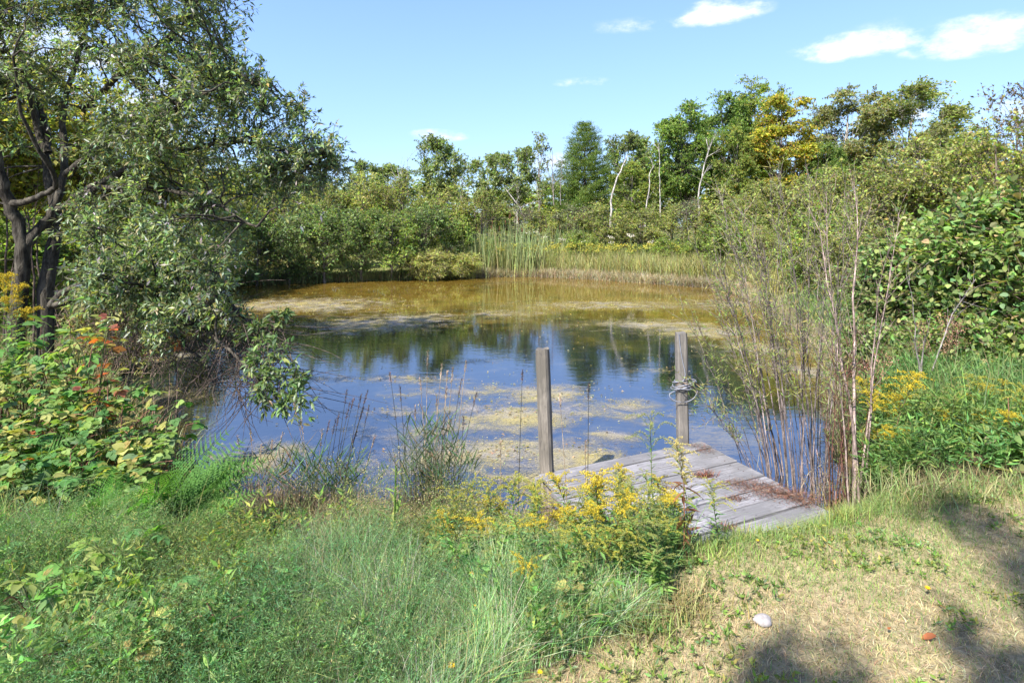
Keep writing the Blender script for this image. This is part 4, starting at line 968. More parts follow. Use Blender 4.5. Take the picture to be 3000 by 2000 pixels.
# ------------------------------------------------------------------ grass (stuff)
def front_mask(x, y):
    """True where the mown lawn is, False where the wild bank growth is"""
    lim = np.interp(y, [1.2, 2.12, 2.4, 2.7, 3.05, 3.3], [-.55, .0, .52, .78, 1.0, 1.15])
    lim = lim+.12*(fbm(x, y, 3.0, 3)-.5)
    edge = np.interp(x, [.9, 1.7, 2.1, 2.6, 3.4, 5, 8], [3.25, 3.42, 3.72, 3.72, 3.85, 4.3, 5.2])
    return (x > lim) & (y < edge+.12*(fbm(x, y, 2.5, 4)-.5))
co_ = np.empty(len(go.data.vertices)*3, np.float32); go.data.vertices.foreach_get('co', co_); co_ = co_.reshape(-1, 3)
la_ = np.where(co_[:, 1] < 5.5, front_mask(co_[:, 0], co_[:, 1]), co_[:, 1] > 12).astype(np.float32)
at = go.data.attributes.new('lawn', 'FLOAT', 'POINT'); at.data.foreach_set('value', la_)
def in_view(x, y, m=.25): return np.abs(x) < y*.9+m
# mown lawn, part parched
N = 230000; x = rng.uniform(-1.2, 5.4, N); y = 1.55+rng.random(N)**1.25*3.6; k = front_mask(x, y) & in_view(x, y); x, y = x[k], y[k]; N = len(x)
dd_ = pond_dist(x, y)
green = fbm(x, y, 1.1, 8)*.8+fbm(x, y, 4.5, 9)*.5+.42*np.exp(-((y-(3.15+.18*(x-1.2)))/.32)**2)*(x < 2.6)
isg = rng.random(N) < np.clip((green-.46)*3.2, .25, .95)
col = np.where(isg[:, None], pick([(.10, .15, .04), (.14, .18, .055), (.08, .12, .045)], [3, 2, 2], N), pick([(.44, .36, .22), (.54, .45, .29), (.32, .25, .15), (.25, .24, .11)], [3, 3, 2, 1.2], N))
th = rng.uniform(0, 2*PI, N); H = rng.uniform(.018, .045, N)*(1+.9*np.clip(green-.7, 0, 1))
edgeh = np.exp(-((y-3.35-.1*(x-1.2))/.18)**2)*(x < 2.4)*(x > .9); H = H*(1+1.4*edgeh)
mb = MB(); blades(mb, np.stack([x, y, ground(x, y, dd_)-.004], -1), H, rng.uniform(.0018, .0038, N), np.stack([np.cos(th), np.sin(th)], -1), rng.uniform(.3, 2.2, N)*np.where(isg, .6, 1), col, 2)
tag(mb.build('lawn_grass', M_GRASS), 'short mown grass, part green and part parched straw, at the lower right', 'grass', kind='stuff')
# wild grass on the near bank
N = 210000; x = rng.uniform(-3.6, 1.6, N); y = 1.35+rng.random(N)**1.1*2.7; k = (~front_mask(x, y)) & in_view(x, y) & (x < np.interp(y, [3, 3.4, 4], [1.05, .95, .6])); x, y = x[k], y[k]
dd_ = pond_dist(x, y); k = (dd_ > .12) & ~((x < -.95) & (y > 2.92+.2*(x+1.8)+.25*(fbm(x, y, 3)-.5))); x, y, dd_ = x[k], y[k], dd_[k]; N = len(x)
cl_ = fbm(x, y, 2.4, 20); th = rng.normal(0, 1.3, N)+cl_*12; tall = np.clip(-.15+2.2*cl_, .35, 1.6)*np.interp(x, [-3, -1, .1, .7, 1.2], [1, 1.05, 1, .7, .45])
blue = fbm(x, y, 1.2, 30)[:, None]
col = pick([(.065, .13, .05), (.085, .15, .07), (.11, .17, .05), (.05, .10, .045), (.24, .21, .11), (.17, .22, .13), (.34, .30, .17)], [3, 3, 2, 2, 1.2, 2.5, .8], N)*(0.35+1.35*blue)
mb = MB(); blades(mb, np.stack([x, y, ground(x, y, dd_)-.01], -1), rng.uniform(.06, .30, N)*tall*np.interp(dd_, [.1, .5, 1.3], [.8, .95, 1]), rng.uniform(.0016, .0034, N), np.stack([np.cos(th), np.sin(th)], -1), rng.uniform(.2, 1.3, N), np.clip(col, 0, 1), 3)
tag(mb.build('wild_grass', M_GRASS), 'long fine blue-green grass filling the near bank', 'grass', kind='stuff')
def coarse(name, n, box, hh, cols, wts, label, wd_=.0055, keepf=None):
    nt = n//26; tx = rng.uniform(box[0], box[1], nt); ty_ = rng.uniform(box[2], box[3], nt)
    x = np.repeat(tx, 26)+rng.normal(0, .035, nt*26); y = np.repeat(ty_, 26)+rng.normal(0, .03, nt*26); hs = np.repeat(rng.uniform(.55, 1.1, nt), 26); cs = np.repeat(rng.uniform(.6, 1.35, nt), 26)
    k = (~front_mask(x, y)) & in_view(x, y) & (pond_dist(x, y) > .15) & (x < 1.0); x, y, hs, cs = x[k], y[k], hs[k], cs[k]; N = len(x); th = rng.uniform(0, 2*PI, N); mb_ = MB()
    blades(mb_, np.stack([x, y, ground(x, y)-.01], -1), rng.uniform(hh[0], hh[1], N)*hs, rng.uniform(.6, 1.3, N)*wd_, np.stack([np.cos(th), np.sin(th)], -1), rng.uniform(.2, 1.1, N), np.clip(pick(cols, wts, N)*cs[:, None], 0, 1), 4)
    return tag(mb_.build(name, M_GRASS), label, 'grass', kind='stuff')
coarse('coarse_grass', 9000, (-3.2, 1.0, 1.5, 3.7), (.14, .40), [(.06, .115, .035), (.09, .15, .045), (.045, .085, .03), (.15, .19, .06), (.32, .28, .15)], [3, 3, 2, 1.5, .6], 'coarse arching grass tufts standing among the near bank weeds')
# feathery fine-leaved weed (bedstraw-like sprays)
def sprays(name, n, sampler, h, label, cols, wts, LL=.012, per=34, lean=.5, cat='weed', stemc=(.10, .15, .06), wr=.0011, W=.25, fl=None):
    mb_ = MB(); x, y = sampler(n); N = len(x); z = ground(x, y); H = rng.uniform(.45, 1.15, N)*h*(.45+1.0*fbm(x, y, 4.2, 77) if name in ('feathery_weed', 'leafy_weed') else 1)*(np.interp(pond_dist(x, y), [.1, .5, 1.3], [.75, .9, 1]) if name != 'patch_weed' else 1)
    th = rng.uniform(0, 2*PI, N); S_ = np.stack([x, y, z], -1); E_ = S_+np.stack([np.cos(th)*lean*H, np.sin(th)*lean*H, H], -1); C_ = S_+np.stack([np.cos(th)*lean*H*.15, np.sin(th)*lean*H*.15, H*.7], -1)
    tubes(mb_, bez(S_, C_, E_, 5), np.linspace(1, .5, 5)[None]*wr*np.ones((N, 1)), 3, stemc)
    t_ = rng.uniform(.15, 1, (N, per))[..., None]; pos = S_[:, None]*(1-t_)**2+2*C_[:, None]*t_*(1-t_)+E_[:, None]*t_**2
    wd_ = (.10*np.sin(PI*np.clip(t_*.9+.05, 0, 1)))*H[:, None, None]; d = rsph(N*per).reshape(N, per, 3); d[..., 2] = np.abs(d[..., 2])*.6+.1
    pos = pos+d*wd_*rng.uniform(.1, 1.2, (N, per, 1)); pos = pos.reshape(-1, 3); M_ = len(pos)
    cc = np.repeat((1+rng.normal(0, .2, (N, 1)))*(.55+.9*fbm(x, y, 3.1, 88))[:, None]*(1+np.outer(fbm(x, y, 1.7, 91)-.5, [.9, 0, -.5])), per, 0)*pick(cols, wts, M_)
    leaves(mb_, pos, d.reshape(-1, 3)+rng.normal(0, .4, (M_, 3)), rsph(M_), rng.uniform(.6, 1.4, M_)*LL, LL*W, np.clip(cc, .004, .9))
    return tag(mb_.build(name, M_LEAF), label, cat, kind='stuff')
def samp_bank(n, x0=-3.2, x1=.75, y0=1.8, y1=3.75, thr=.42, o=40, sc=1.6):
    x = rng.uniform(x0, x1, n*3); y = rng.uniform(y0, y1, n*3); k = (fbm(x, y, sc, o) > thr) & (~front_mask(x, y)) & in_view(x, y) & (pond_dist(x, y) > .1) & ~((x < -.95) & (y > 2.92+.2*(x+1.8)+.25*(fbm(x, y, 3)-.5))); return x[k][:n], y[k][:n]
sprays('feathery_weed', 2500, lambda n: samp_bank(n, thr=.47, sc=2.6), .36, 'feathery blue-green weed massed across the near bank', [(.07, .14, .06), (.10, .18, .07), (.05, .11, .05), (.15, .21, .07)], [3, 3, 2, 1], .015, 60, W=.15)
sprays('seeding_weed', 420, lambda n: samp_bank(n, -1.3, -.1, 2.9, 3.7, .3), .52, 'pale seeding weed between the reeds and the goldenrod', [(.22, .25, .12), (.28, .30, .16), (.12, .17, .06)], [2, 2, 2], .012, 46)
sprays('leafy_weed', 420, lambda n: samp_bank(n, -3.2, .8, 1.9, 3.7, .50, 50), .20, 'dark leafy weeds mixed in the near bank growth', [(.05, .10, .03), (.075, .13, .04), (.11, .16, .04)], [3, 2, 1], .045, 16, .3, W=.3)
sprays('broad_weed', 230, lambda n: samp_bank(n, -3.2, .7, 1.8, 3.5, .5, 55, 2.0), .34, 'broad-leaved green weeds standing in the near bank grass', [(.075, .14, .035), (.11, .17, .045), (.055, .11, .035), (.15, .19, .05)], [3, 2, 2, 1], .042, 18, .3, W=.34, wr=.0016)
def samp_lawn(n):
    x = rng.uniform(-.4, 5, n*2); y = rng.uniform(1.6, 4.2, n*2); k = front_mask(x, y) & (fbm(x, y, 2.6, 60) > .45); return x[k][:n], y[k][:n]
sprays('clover', 2400, samp_lawn, .035, 'low green broad-leaved weeds scattered through the lawn', [(.08, .14, .03), (.13, .20, .05), (.10, .15, .07)], [2, 2, 1], .026, 7, 1.0, W=.42, wr=.0006)
# bank growth round the rest of the pond
def shore_points(n, dmin, dmax, box):
    x = rng.uniform(box[0], box[1], n*6); y = rng.uniform(box[2], box[3], n*6); d = pond_dist(x, y); k = (d > dmin) & (d < dmax); return x[k][:n], y[k][:n], d[k][:n]
def bankgrass(name, n, box, dr_, hh, wd_, cols, wts, label, bend=.6, seg=2):
    x, y, d = shore_points(n, dr_[0], dr_[1], box); N = len(x); th = rng.uniform(0, 2*PI, N); mb_ = MB()
    blades(mb_, np.stack([x, y, np.maximum(ground(x, y, d), WATER-.02)-.01], -1), rng.uniform(hh[0], hh[1], N), rng.uniform(.6, 1.3, N)*wd_, np.stack([np.cos(th), np.sin(th)], -1), rng.uniform(.1, 1, N)*bend*1.4, pick(cols, wts, N)*(.7+.6*fbm(x, y, .9, 70)[:, None]), seg)
    return tag(mb_.build(name, M_GRASS), label, 'grass', kind='stuff')
STRAW = [(.36, .30, .20), (.44, .37, .24), (.27, .21, .14), (.28, .29, .12)]
bankgrass('dry_sedge', 26000, (-1.5, 8, 17.5, 25), (-.12, .7), (.15, .48), .020, STRAW, [3, 2, 2, 2.5], 'dry pinkish-tan sedge edging the far right waterline', 1.0)
bankgrass('bank_grass', 34000, (-1.5, 9.5, 16, 27), (.5, 3.0), (.5, 1.15), .026, [(.19, .23, .06), (.28, .29, .08), (.14, .19, .06), (.38, .34, .15)], [3, 3, 2, 1.5], 'tall yellow-green grass on the far right bank', .5)
bankgrass('shaded_sedge', 9000, (-12, -1.2, 15, 24.5), (-.1, .9), (.15, .5), .022, [(.08, .10, .035), (.14, .14, .06), (.22, .17, .10)], [3, 2, 2], 'low grass and sedge at the far left waterline', .8)
bankgrass('right_bank_straw', 26000, (2.9, 7.6, 5.2, 17.5), (-.05, .5), (.12, .36), .010, STRAW+[(.12, .15, .05)], [3, 3, 2, 2, 2], 'straw-coloured grass hanging over the right edge of the pond', 1.3, 3)
bankgrass('right_bank_green', 16000, (2.6, 9, 4.2, 14), (.4, 2.6), (.25, .7), .011, [(.07, .12, .04), (.10, .15, .05), (.22, .20, .10)], [3, 3, 1], 'green grass under the right bank bushes', .7, 3)
bankgrass('left_bank_grass', 9000, (-11, -2.4, 4.2, 15), (0, 1.2), (.12, .45), .010, [(.08, .12, .04), (.16, .15, .07), (.28, .2, .12)], [2, 2, 2], 'mixed grass and dead litter under the willow', .9, 3)
bankgrass('meadow', 22000, (-26, -8, 20, 34), (.8, 20), (.25, .6), .05, [(.30, .31, .10), (.38, .34, .14), (.2, .24, .07)], [2, 2, 2], 'sunlit open meadow beyond the far left corner of the pond', .5)

# ------------------------------------------------------------------ cattails and small plants on the far bank
def cattail_clump(dx, Yd, n, h, wdx, label):
    x0 = wx(D(dx), Yd); root = thing('cattail_clump', label, 'cattails', (x0, Yd, min(gz(x0, Yd), -.3)))
    mb_ = MB(); x = rng.normal(0, wdx, n); y = rng.normal(0, .3, n); th = rng.uniform(0, 2*PI, n)
    c = pick([(.10, .18, .07), (.14, .22, .08), (.08, .15, .07)], [2, 2, 1], n); base = pick([(.30, .30, .12)], [1], n)
    blades(mb_, np.stack([x, y, np.full(n, -.1)], -1), rng.uniform(.6, 1.08, n)*h, rng.uniform(.022, .036, n), np.stack([np.cos(th), np.sin(th)], -1), rng.uniform(.02, .28, n), base, 4, c)
    mb_.build('blades', M_GRASS, root, 'stuff')
    for k in range(max(2, n//30)):
        a_ = np.array([rng.normal(0, wdx*.8), rng.normal(0, .2), 0]); s = MB(); hh = h*rng.uniform(.75, .95); tubes(s, np.array([a_, a_+[.02, 0, hh]]), np.array([.006, .004]), 4, (.2, .2, .08)); s.build('stalk', M_TWIG, root)
        s = MB(); tubes(s, np.array([a_+[.02, 0, hh], a_+[.02, 0, hh+.02], a_+[.02, 0, hh+.16], a_+[.02, 0, hh+.18]]), np.array([.004, .016, .016, .003]), 8, (.10, .05, .025)); s.build('seed_head', M_TWIG, root)
    return root
cattail_clump(1070, 24.4, 170, 2.3, .8, 'cattail clump at the left end of the reed bed, beside the green shrub')
cattail_clump(1115, 24.2, 130, 2.2, .5, 'cattail clump between the left end and the tallest of the reed bed')
cattail_clump(1180, 24.2, 170, 2.6, .45, 'tallest cattail clump in the middle of the reed bed')
cattail_clump(1225, 24.3, 90, 2.2, .4, 'cattail clump right of the tallest one')
cattail_clump(1255, 25.2, 80, 2.2, .4, 'thin cattail clump toward the right end of the reed bed')
cattail_clump(1300, 26.5, 120, 2.5, .9, 'cattails standing behind the yellow bank flowers')
cattail_clump(1600, 25.0, 110, 2.2, 1.1, 'blue-green reeds in front of the greyish shrub at the right')
s_willow = proto_tree('pale_willow_bush', 1.5, .8, .7, .7, 34, .3, 26, 8, .10, .022, [(.18, .21, .05), (.24, .26, .07), (.13, .17, .045)], [2, 2, 1], .02, zmin=.05, mtl=M_LEAF)
for (dx, ty, Yd, wd_, lb) in ((985, 572, 22.2, 100, 'pale feathery willow bush at the far waterline, left one of the pair'), (1055, 580, 22.9, 100, 'pale feathery willow bush at the far waterline, right one of the pair'),
                              (1015, 560, 23.3, 70, 'pale willow bush standing behind the feathery pair'), (845, 625, 22.0, 30, 'little pale sprig at the waterline under the dark shrubs'),
                              (1590, 600, 21.3, 60, 'low yellow-green bush on the straw bank')):
    place(s_willow, dx, ty, Yd, wd_, lb, 'shrub')
def far_flowers(name, spots, label, cols, h, grp, wd_=.05):
    for (dx, Yd, ww) in spots:
        x0 = wx(D(dx), Yd); rk = sorted(spots).index((dx, Yd, ww)); lb_ = label+', '+(('leftmost', 'second from the left', 'third from the left', 'fourth from the left', 'fifth from the left', 'sixth from the left') if rk < 6 else ('rightmost', 'second from the right', 'third from the right', 'fourth from the right', 'fifth from the right', 'sixth from the right'))[rk if rk < 6 else len(spots)-1-rk]
        root = thing(name, lb_, 'wildflowers', (x0, Yd, gz(x0, Yd)), 0, grp); a_ = MB(); b_ = MB(); n = int((13 if h < 1.4 else 4)*ww)
        x = rng.normal(0, .35*ww, n); y = rng.normal(0, .3, n); H = h*rng.uniform(.75, 1.05, n); S_ = np.stack([x, y, 0*x], -1); E_ = np.stack([x+rng.normal(0, .06, n), y, H], -1)
        tubes(a_, bez(S_, (S_+E_)/2, E_, 3), np.full((n, 3), .006), 3, (.12, .15, .05)); kk = 18; p = (S_[:, None]+(E_-S_)[:, None]*rng.uniform(.2, .95, (n, kk, 1))).reshape(-1, 3)
        leaves(a_, p, rsph(len(p)), rsph(len(p)), .12, .03, pick([(.12, .16, .045), (.18, .21, .05)], [1, 1], len(p))); kk = 26
        p = (E_[:, None]+rng.normal(0, 1, (n, kk, 3))*[.07, .07, .035]).reshape(-1, 3); leaves(b_, p, rsph(len(p)), rsph(len(p)), wd_, wd_, pick(cols, [1]*len(cols), len(p), .1, .04))
        a_.build('stems', M_LEAF, root, 'stuff'); b_.build('flower_heads', M_FLOWER, root, 'stuff')
far_flowers('far_goldenrod', [(1160, 24.6, 1), (1195, 24.7, 1.1), (1235, 24.8, 1), (1275, 24.6, 1), (1310, 24.4, 1), (1360, 24.0, 1), (1405, 23.5, 1), (1450, 23.2, .9), (1500, 22.8, .9), (1560, 22.4, .9), (1130, 24.6, .8), (1640, 21.5, .8)],
            'yellow goldenrod along the far bank', [(.46, .40, .06), (.38, .36, .07), (.26, .30, .07)], 1.15, 'goldenrods in bloom on the far bank')
far_flowers('white_umbels', [(1220, 26, .8), (1300, 25.5, .7), (1345, 25, .8), (1430, 24.5, .6), (1480, 24, .7), (1530, 23.5, .5), (1395, 22.6, .3)],
            'white flat-topped wildflowers in far bank grass', [(.72, .70, .62), (.62, .58, .5)], 1.55, 'white wildflowers on the far bank', .045)

# ------------------------------------------------------------------ reeds on the near waterline
def reed_clump(spec, n, label, heads, hts, green=True):
    """spec: display x, distance; parts: blades, each flowering stalk"""
    dx, Yd, sx = spec; x0 = wx(D(dx), Yd); z0 = max(gz(x0, Yd), WATER-.02); root = thing('reed_clump', label, 'reeds', (x0, Yd, z0))
    mb_ = MB(); x = rng.normal(0, sx, n); y = rng.normal(0, .07, n); th = rng.normal(0, .9, n)+np.where(rng.random(n) < .5, 0, PI)
    h = rng.uniform(.25, hts, n); cg = pick([(.035, .06, .032), (.05, .08, .035), (.026, .046, .028)] if green else [(.10, .14, .06), (.2, .17, .1)], [2, 2, 1] if green else [1, 1], n)
    cd = pick([(.15, .10, .08), (.26, .19, .13), (.09, .065, .055)], [2, 1, 2], n); dead = rng.random(n) < (.35 if green else .6)
    blades(mb_, np.stack([x, y, np.full(n, -.03)], -1), h*np.where(dead, .62, 1), rng.uniform(.0036, .0072, n), np.stack([np.cos(th), np.sin(th)], -1), rng.uniform(.02, .28, n)*np.where(dead, 2.6, .8), cd, 4, np.where(dead[:, None], cd*1.2, cg))
    # leaf blades leaving the stems at an angle
    m_ = n//2; x = rng.normal(0, sx, m_); h0 = rng.uniform(.2, hts*.85, m_); sd_ = np.where(rng.random(m_) < .5, 1., -1.)
    leaves(mb_, np.stack([x, rng.normal(0, .06, m_), h0], -1), np.stack([sd_*rng.uniform(.2, .9, m_), rng.normal(0, .4, m_), rng.uniform(.5, 1.2, m_)], -1), rsph(m_), rng.uniform(.08, .24, m_), rng.uniform(.006, .011, m_), pick([(.035, .065, .03), (.05, .085, .035), (.16, .12, .08)], [2, 2, 1], m_), L8)
    mb_.build('blades', M_GRASS, root, 'stuff')
    for (hx, hy, dark) in heads:
        e = P3(hx, hy, Yd)-np.array([x0, Yd, z0]); s = np.array([e[0]*.55+rng.normal(0, .03), rng.normal(0, .03), -.02]); c_ = np.array([(s[0]*.6+e[0]*.4), 0, e[2]*.55])
        mb2 = MB(); B = bez(s[None], c_[None], e[None], 9); tubes(mb2, B, np.linspace(.0029, .0014, 9)[None], 4, (.06, .06, .045) if dark else (.36, .28, .2)); st_ = mb2.build('stalk', M_TWIG, root)
        L = rng.uniform(.07, .13); kk = 70; u = rng.random(kk)[:, None]; d = norm(e-B[0, -2]); p = e-d*L*u+rng.normal(0, .0035, (kk, 3))
        mb3 = MB(); leaves(mb3, p, d+rng.normal(0, .35, (kk, 3)), rsph(kk), rng.uniform(.008, .02, kk), .0035, pick([(.10, .07, .07), (.16, .11, .10)] if dark else [(.42, .32, .22), (.34, .25, .18)], [1, 1], kk)); mb3.build('seed_head', M_TWIG, st_)
    return root
reed_clump((700, 4.05, .15), 330, 'reed clump with dark seed heads left of centre at the near waterline',
           [(797, 895, 1), (772, 960, 1), (757, 965, 1), (803, 925, 1), (845, 895, 1), (830, 905, 1), (835, 935, 1), (812, 915, 1), (778, 950, 1), (740, 985, 0), (820, 990, 1), (848, 930, 1)], .56)
reed_clump((780, 4.1, .14), 280, 'low reed clump between the two flowering reed clumps', [(675, 925, 0), (690, 960, 0), (862, 1000, 0)], .42)
reed_clump((985, 4.05, .11), 560, 'tall dense reed clump left of the near dock post', [(982, 805, 0), (918, 885, 1), (895, 855, 1), (965, 870, 0), (1015, 835, 0), (1028, 850, 0), (1040, 845, 0), (1060, 870, 1), (1003, 905, 0), (953, 930, 0), (1095, 900, 1), (1070, 830, 0), (1025, 890, 0)], .84)
reed_clump((1060, 4.0, .06), 120, 'narrow reed clump just right of the tallest reeds', [(1065, 955, 1)], .6)
reed_clump((600, 4.2, .16), 160, 'sparse pale reeds beside the dark reflection of the willow', [(545, 1000, 0), (575, 985, 0), (560, 1060, 0), (625, 1010, 0), (600, 1020, 0), (650, 990, 0)], .34, False)
reed_clump((1195, 3.7, .02), 12, 'single arching reed left of the near dock post', [(1200, 850, 1), (1150, 1010, 0)], .5)
reed_clump((1335, 3.6, .03), 10, 'thin reed stalks right of the near dock post', [(1352, 880, 1), (1285, 905, 0), (1345, 1010, 0)], .35)
# dry rush litter at the reeds' feet
bankgrass('dry_rushes', 5200, (-1.9, .3, 3.7, 4.35), (-.28, .22), (.08, .34), .005, [(.30, .22, .16), (.22, .15, .12), (.40, .30, .18), (.16, .2, .08)], [2, 2, 1, 1], 'dry rush stems and litter along the near waterline', 1.3, 3)

# ------------------------------------------------------------------ goldenrod
def goldenrod_proto(H, bloom, nl, LL, plume, arch=.35, leafc=None, heads=10, fsz=.006, side=0):
    root = thing('goldenrod', '', 'wildflower'); s = MB(); n = 10; t_ = np.linspace(0, 1, n)
    bx, by = rng.normal(0, .06), rng.normal(0, .04); P = np.stack([bx*t_**2*H*2, by*t_**2*H*2, t_*H], -1); P[1:-1, :2] += rng.normal(0, .004, (n-2, 2))
    tubes(s, P, np.linspace(.0034, .0015, n), 5, (.14, .10, .05) if bloom > 1 else (.12, .15, .05)); s.build('stem', M_TWIG, root)
    lm_ = MB(); u = np.linspace(.08, .97, nl); th = np.arange(nl)*2.4+rng.normal(0, .3, nl); pos = np.stack([np.interp(u, t_, P[:, i]) for i in range(3)], -1)
    d = np.stack([np.cos(th), np.sin(th), rng.uniform(-.1, .7, nl)], -1); ln = LL*(1.1-.55*u)*rng.uniform(.75, 1.2, nl)
    leaves(lm_, pos, d, np.array([[0, 0, 1.]]).repeat(nl, 0)+rng.normal(0, .25, (nl, 3)), ln, ln*.23, pick(leafc or [(.07, .12, .04), (.10, .16, .045), (.055, .10, .045)], [2, 2, 1], nl), L8)
    lm_.build('leaves', M_LEAF, root, 'stuff')
    fm = MB(); gm = MB(); top = P[-1]
    for k in range(heads):
        f = k/heads; z = H*(1-plume*f)-.005; b_ = np.array([np.interp(z/H, t_, P[:, 0]), np.interp(z/H, t_, P[:, 1]), z]); a_ = k*2.4+rng.normal(0, .4); L = (.035+.10*f*(1.3-f))*rng.uniform(.8, 1.3)*(1+arch)
        if k == 0: L = .05
        e = b_+np.array([math.cos(a_)*L, math.sin(a_)*L, L*(.55-.25*arch)]); c_ = b_+np.array([math.cos(a_)*L*.35, math.sin(a_)*L*.35, L*.85]); B = bez(b_[None], c_[None], e[None], 5); tubes(gm, B, np.full((1, 5), .0009), 3, (.16, .19, .06))
        kk = int(800*L)+16; q_ = rng.uniform(.12, 1, (kk, 1)); p = b_*(1-q_)**2+2*c_*q_*(1-q_)+e*q_**2+rng.normal(0, .0035, (kk, 3))+[0, 0, .003]
        cols = {2: [(.62, .48, .04), (.52, .42, .04), (.42, .38, .06)], 1: [(.42, .40, .07), (.30, .34, .07), (.48, .42, .06)], 0: [(.20, .26, .06), (.28, .32, .08), (.14, .2, .05)], 3: [(.52, .45, .16), (.60, .50, .20), (.42, .40, .14)]}[bloom]
        leaves(fm, p, rsph(kk), rsph(kk), rng.uniform(.7, 1.5, kk)*fsz, fsz*.8, pick(cols, [2, 2, 1], kk, .12, .05))
    gm.build('flower_stalks', M_LEAF, root); fm.build('flower_plume', M_FLOWER, root, 'stuff'); root['H'] = H
    return root
GR = [goldenrod_proto(.62, 2, 56, .095, .22, .2, heads=18), goldenrod_proto(.58, 1, 56, .095, .3, .8, heads=14), goldenrod_proto(.60, 0, 70, .10, .3, .5, heads=10, fsz=.005),
      goldenrod_proto(.66, 1, 60, .08, .42, 1.0, heads=16), goldenrod_proto(.50, 2, 60, .09, .18, .1, heads=14), goldenrod_proto(.78, 3, 52, .10, .40, .3, heads=30, leafc=[(.10, .14, .04), (.16, .16, .05), (.16, .09, .05)]),
      goldenrod_proto(.72, 0, 64, .06, .3, .9, heads=9, fsz=.005)]
def put_gr(i, dx, ty, Yd, label, grp=None):
    pr = GR[i]; o = pr if pr.name not in USED else copy_tree(pr); USED.add(pr.name)
    x = wx(D(dx), Yd); z0 = gz(x, Yd); h = wz(D(ty), Yd)-z0; s = h/pr['H']; o.location = (x, Yd, z0); o.rotation_euler = (rng.normal(0, .05), rng.normal(0, .07), rng.uniform(0, 2*PI)); sw = min(1.25, max(.8, s)); o.scale = (sw, sw, s)
    return tag(o, label, 'wildflower', grp)
put_gr(5, 1578, 1005, 3.0, 'tallest goldenrod with a dense pale plume standing before the dock')
put_gr(6, 1497, 965, 3.15, 'unopened green goldenrod left of the pale-plumed one')
put_gr(0, 1370, 1085, 3.0, 'goldenrod with the brightest broad yellow head in front of the near dock post')
put_gr(0, 1335, 1095, 3.05, 'goldenrod with a bright yellow head touching the broad one on its left')
put_gr(4, 1400, 1100, 3.0, 'goldenrod with a bright yellow head touching the broad one on its right')
put_gr(4, 1365, 1160, 2.85, 'short goldenrod with a round yellow head just below the brightest one')
put_gr(4, 1230, 1200, 2.8, 'goldenrod with a small yellow head in the middle of the clump')
put_gr(3, 1080, 1110, 3.1, 'goldenrod with long arching pale yellow plumes at the left of the clump')
put_gr(3, 1050, 1130, 3.1, 'leftmost goldenrod, its plumes bowing toward the reeds')
put_gr(1, 1130, 1125, 3.05, 'goldenrod with arching plumes second from the left end of the clump')
put_gr(4, 1105, 1185, 2.85, 'short goldenrod with dull yellow head under the arching plumes')
put_gr(1, 1170, 1100, 3.1, 'goldenrod half in bloom behind the middle of the clump')
put_gr(3, 1650, 1110, 3.0, 'goldenrod leaning right over the dock with a bowed plume')
g2 = 'leafy goldenrods filling the foreground clump'
for k in range(96):
    dx = rng.uniform(960, 1560); Yd = rng.uniform(2.55, 3.45); ty = np.interp(dx, [960, 1150, 1400, 1560], [1190, 1105, 1065, 1085])+rng.uniform(0, 110)+(3.3-Yd)*90
    i = [2, 6, 1, 1, 4, 3, 0][int(rng.integers(7))]
    if Yd < 2.8 and rng.random() < .7: i = 2
    put_gr(i, dx, min(ty, 1400), Yd, ({0: 'yellow-flowering', 4: 'short yellow-headed', 1: 'arching pale yellow-plumed', 3: 'bowed pale-plumed', 2: 'unopened leafy green', 6: 'thin unopened green'}[i])+' goldenrod in the clump '+('left of the near dock post' if dx < 1250 else 'in front of the dock\'s left side'), g2)
g3 = 'goldenrods of the patch right of the dock'
for k in range(110):
    dx = rng.uniform(2000, 2420); Yd = rng.uniform(3.95, 5.6); ty = 880+rng.uniform(-20, 190)*(1 if Yd < 4.8 else .5)
    i = [0, 4, 1, 4, 0, 2, 0][int(rng.integers(7))]; put_gr(i, dx, ty, Yd, ({0: 'tall yellow-flowering', 4: 'short yellow-headed', 1: 'arching yellow-plumed', 2: 'unopened green'}[i])+' goldenrod '+('at the front' if Yd < 4.7 else 'at the back')+' of the patch right of the dock', g3)
g4 = 'goldenrods in the left shade'
for k in range(4): put_gr(4, 20+k*9, 640+k*24, 6.2, ('highest', 'second highest', 'third highest', 'lowest')[k]+' yellow goldenrod glowing beside the left willow trunk', g4)
# broad-leaved plant with brown withered leaves beside the dock
root = thing('withered_dock_weed', 'stalk with curled brown leaves in front of the dock planks', 'weed', (wx(D(1570), 2.9), 2.9, gz(.9, 2.9)))
s = MB(); tubes(s, np.array([[0, 0, 0], [.005, 0, .2], [0, 0, .42]]), np.array([.004, .003, .002]), 5, (.22, .10, .06)); s.build('stem', M_TWIG, root)
lv = leaf_variants([(.20, .10, .06), (.26, .12, .07), (.14, .12, .05), (.09, .14, .04)], .26, L8, 6)
for k in range(16):
    o = link('leaf', lv[k % 6], root, (0, 0, .06+.024*k)); sz = rng.uniform(.07, .12); o.scale = (sz,)*3; o.rotation_euler = (rng.normal(0, .5), rng.uniform(-.2, 1.3), k*2.4)
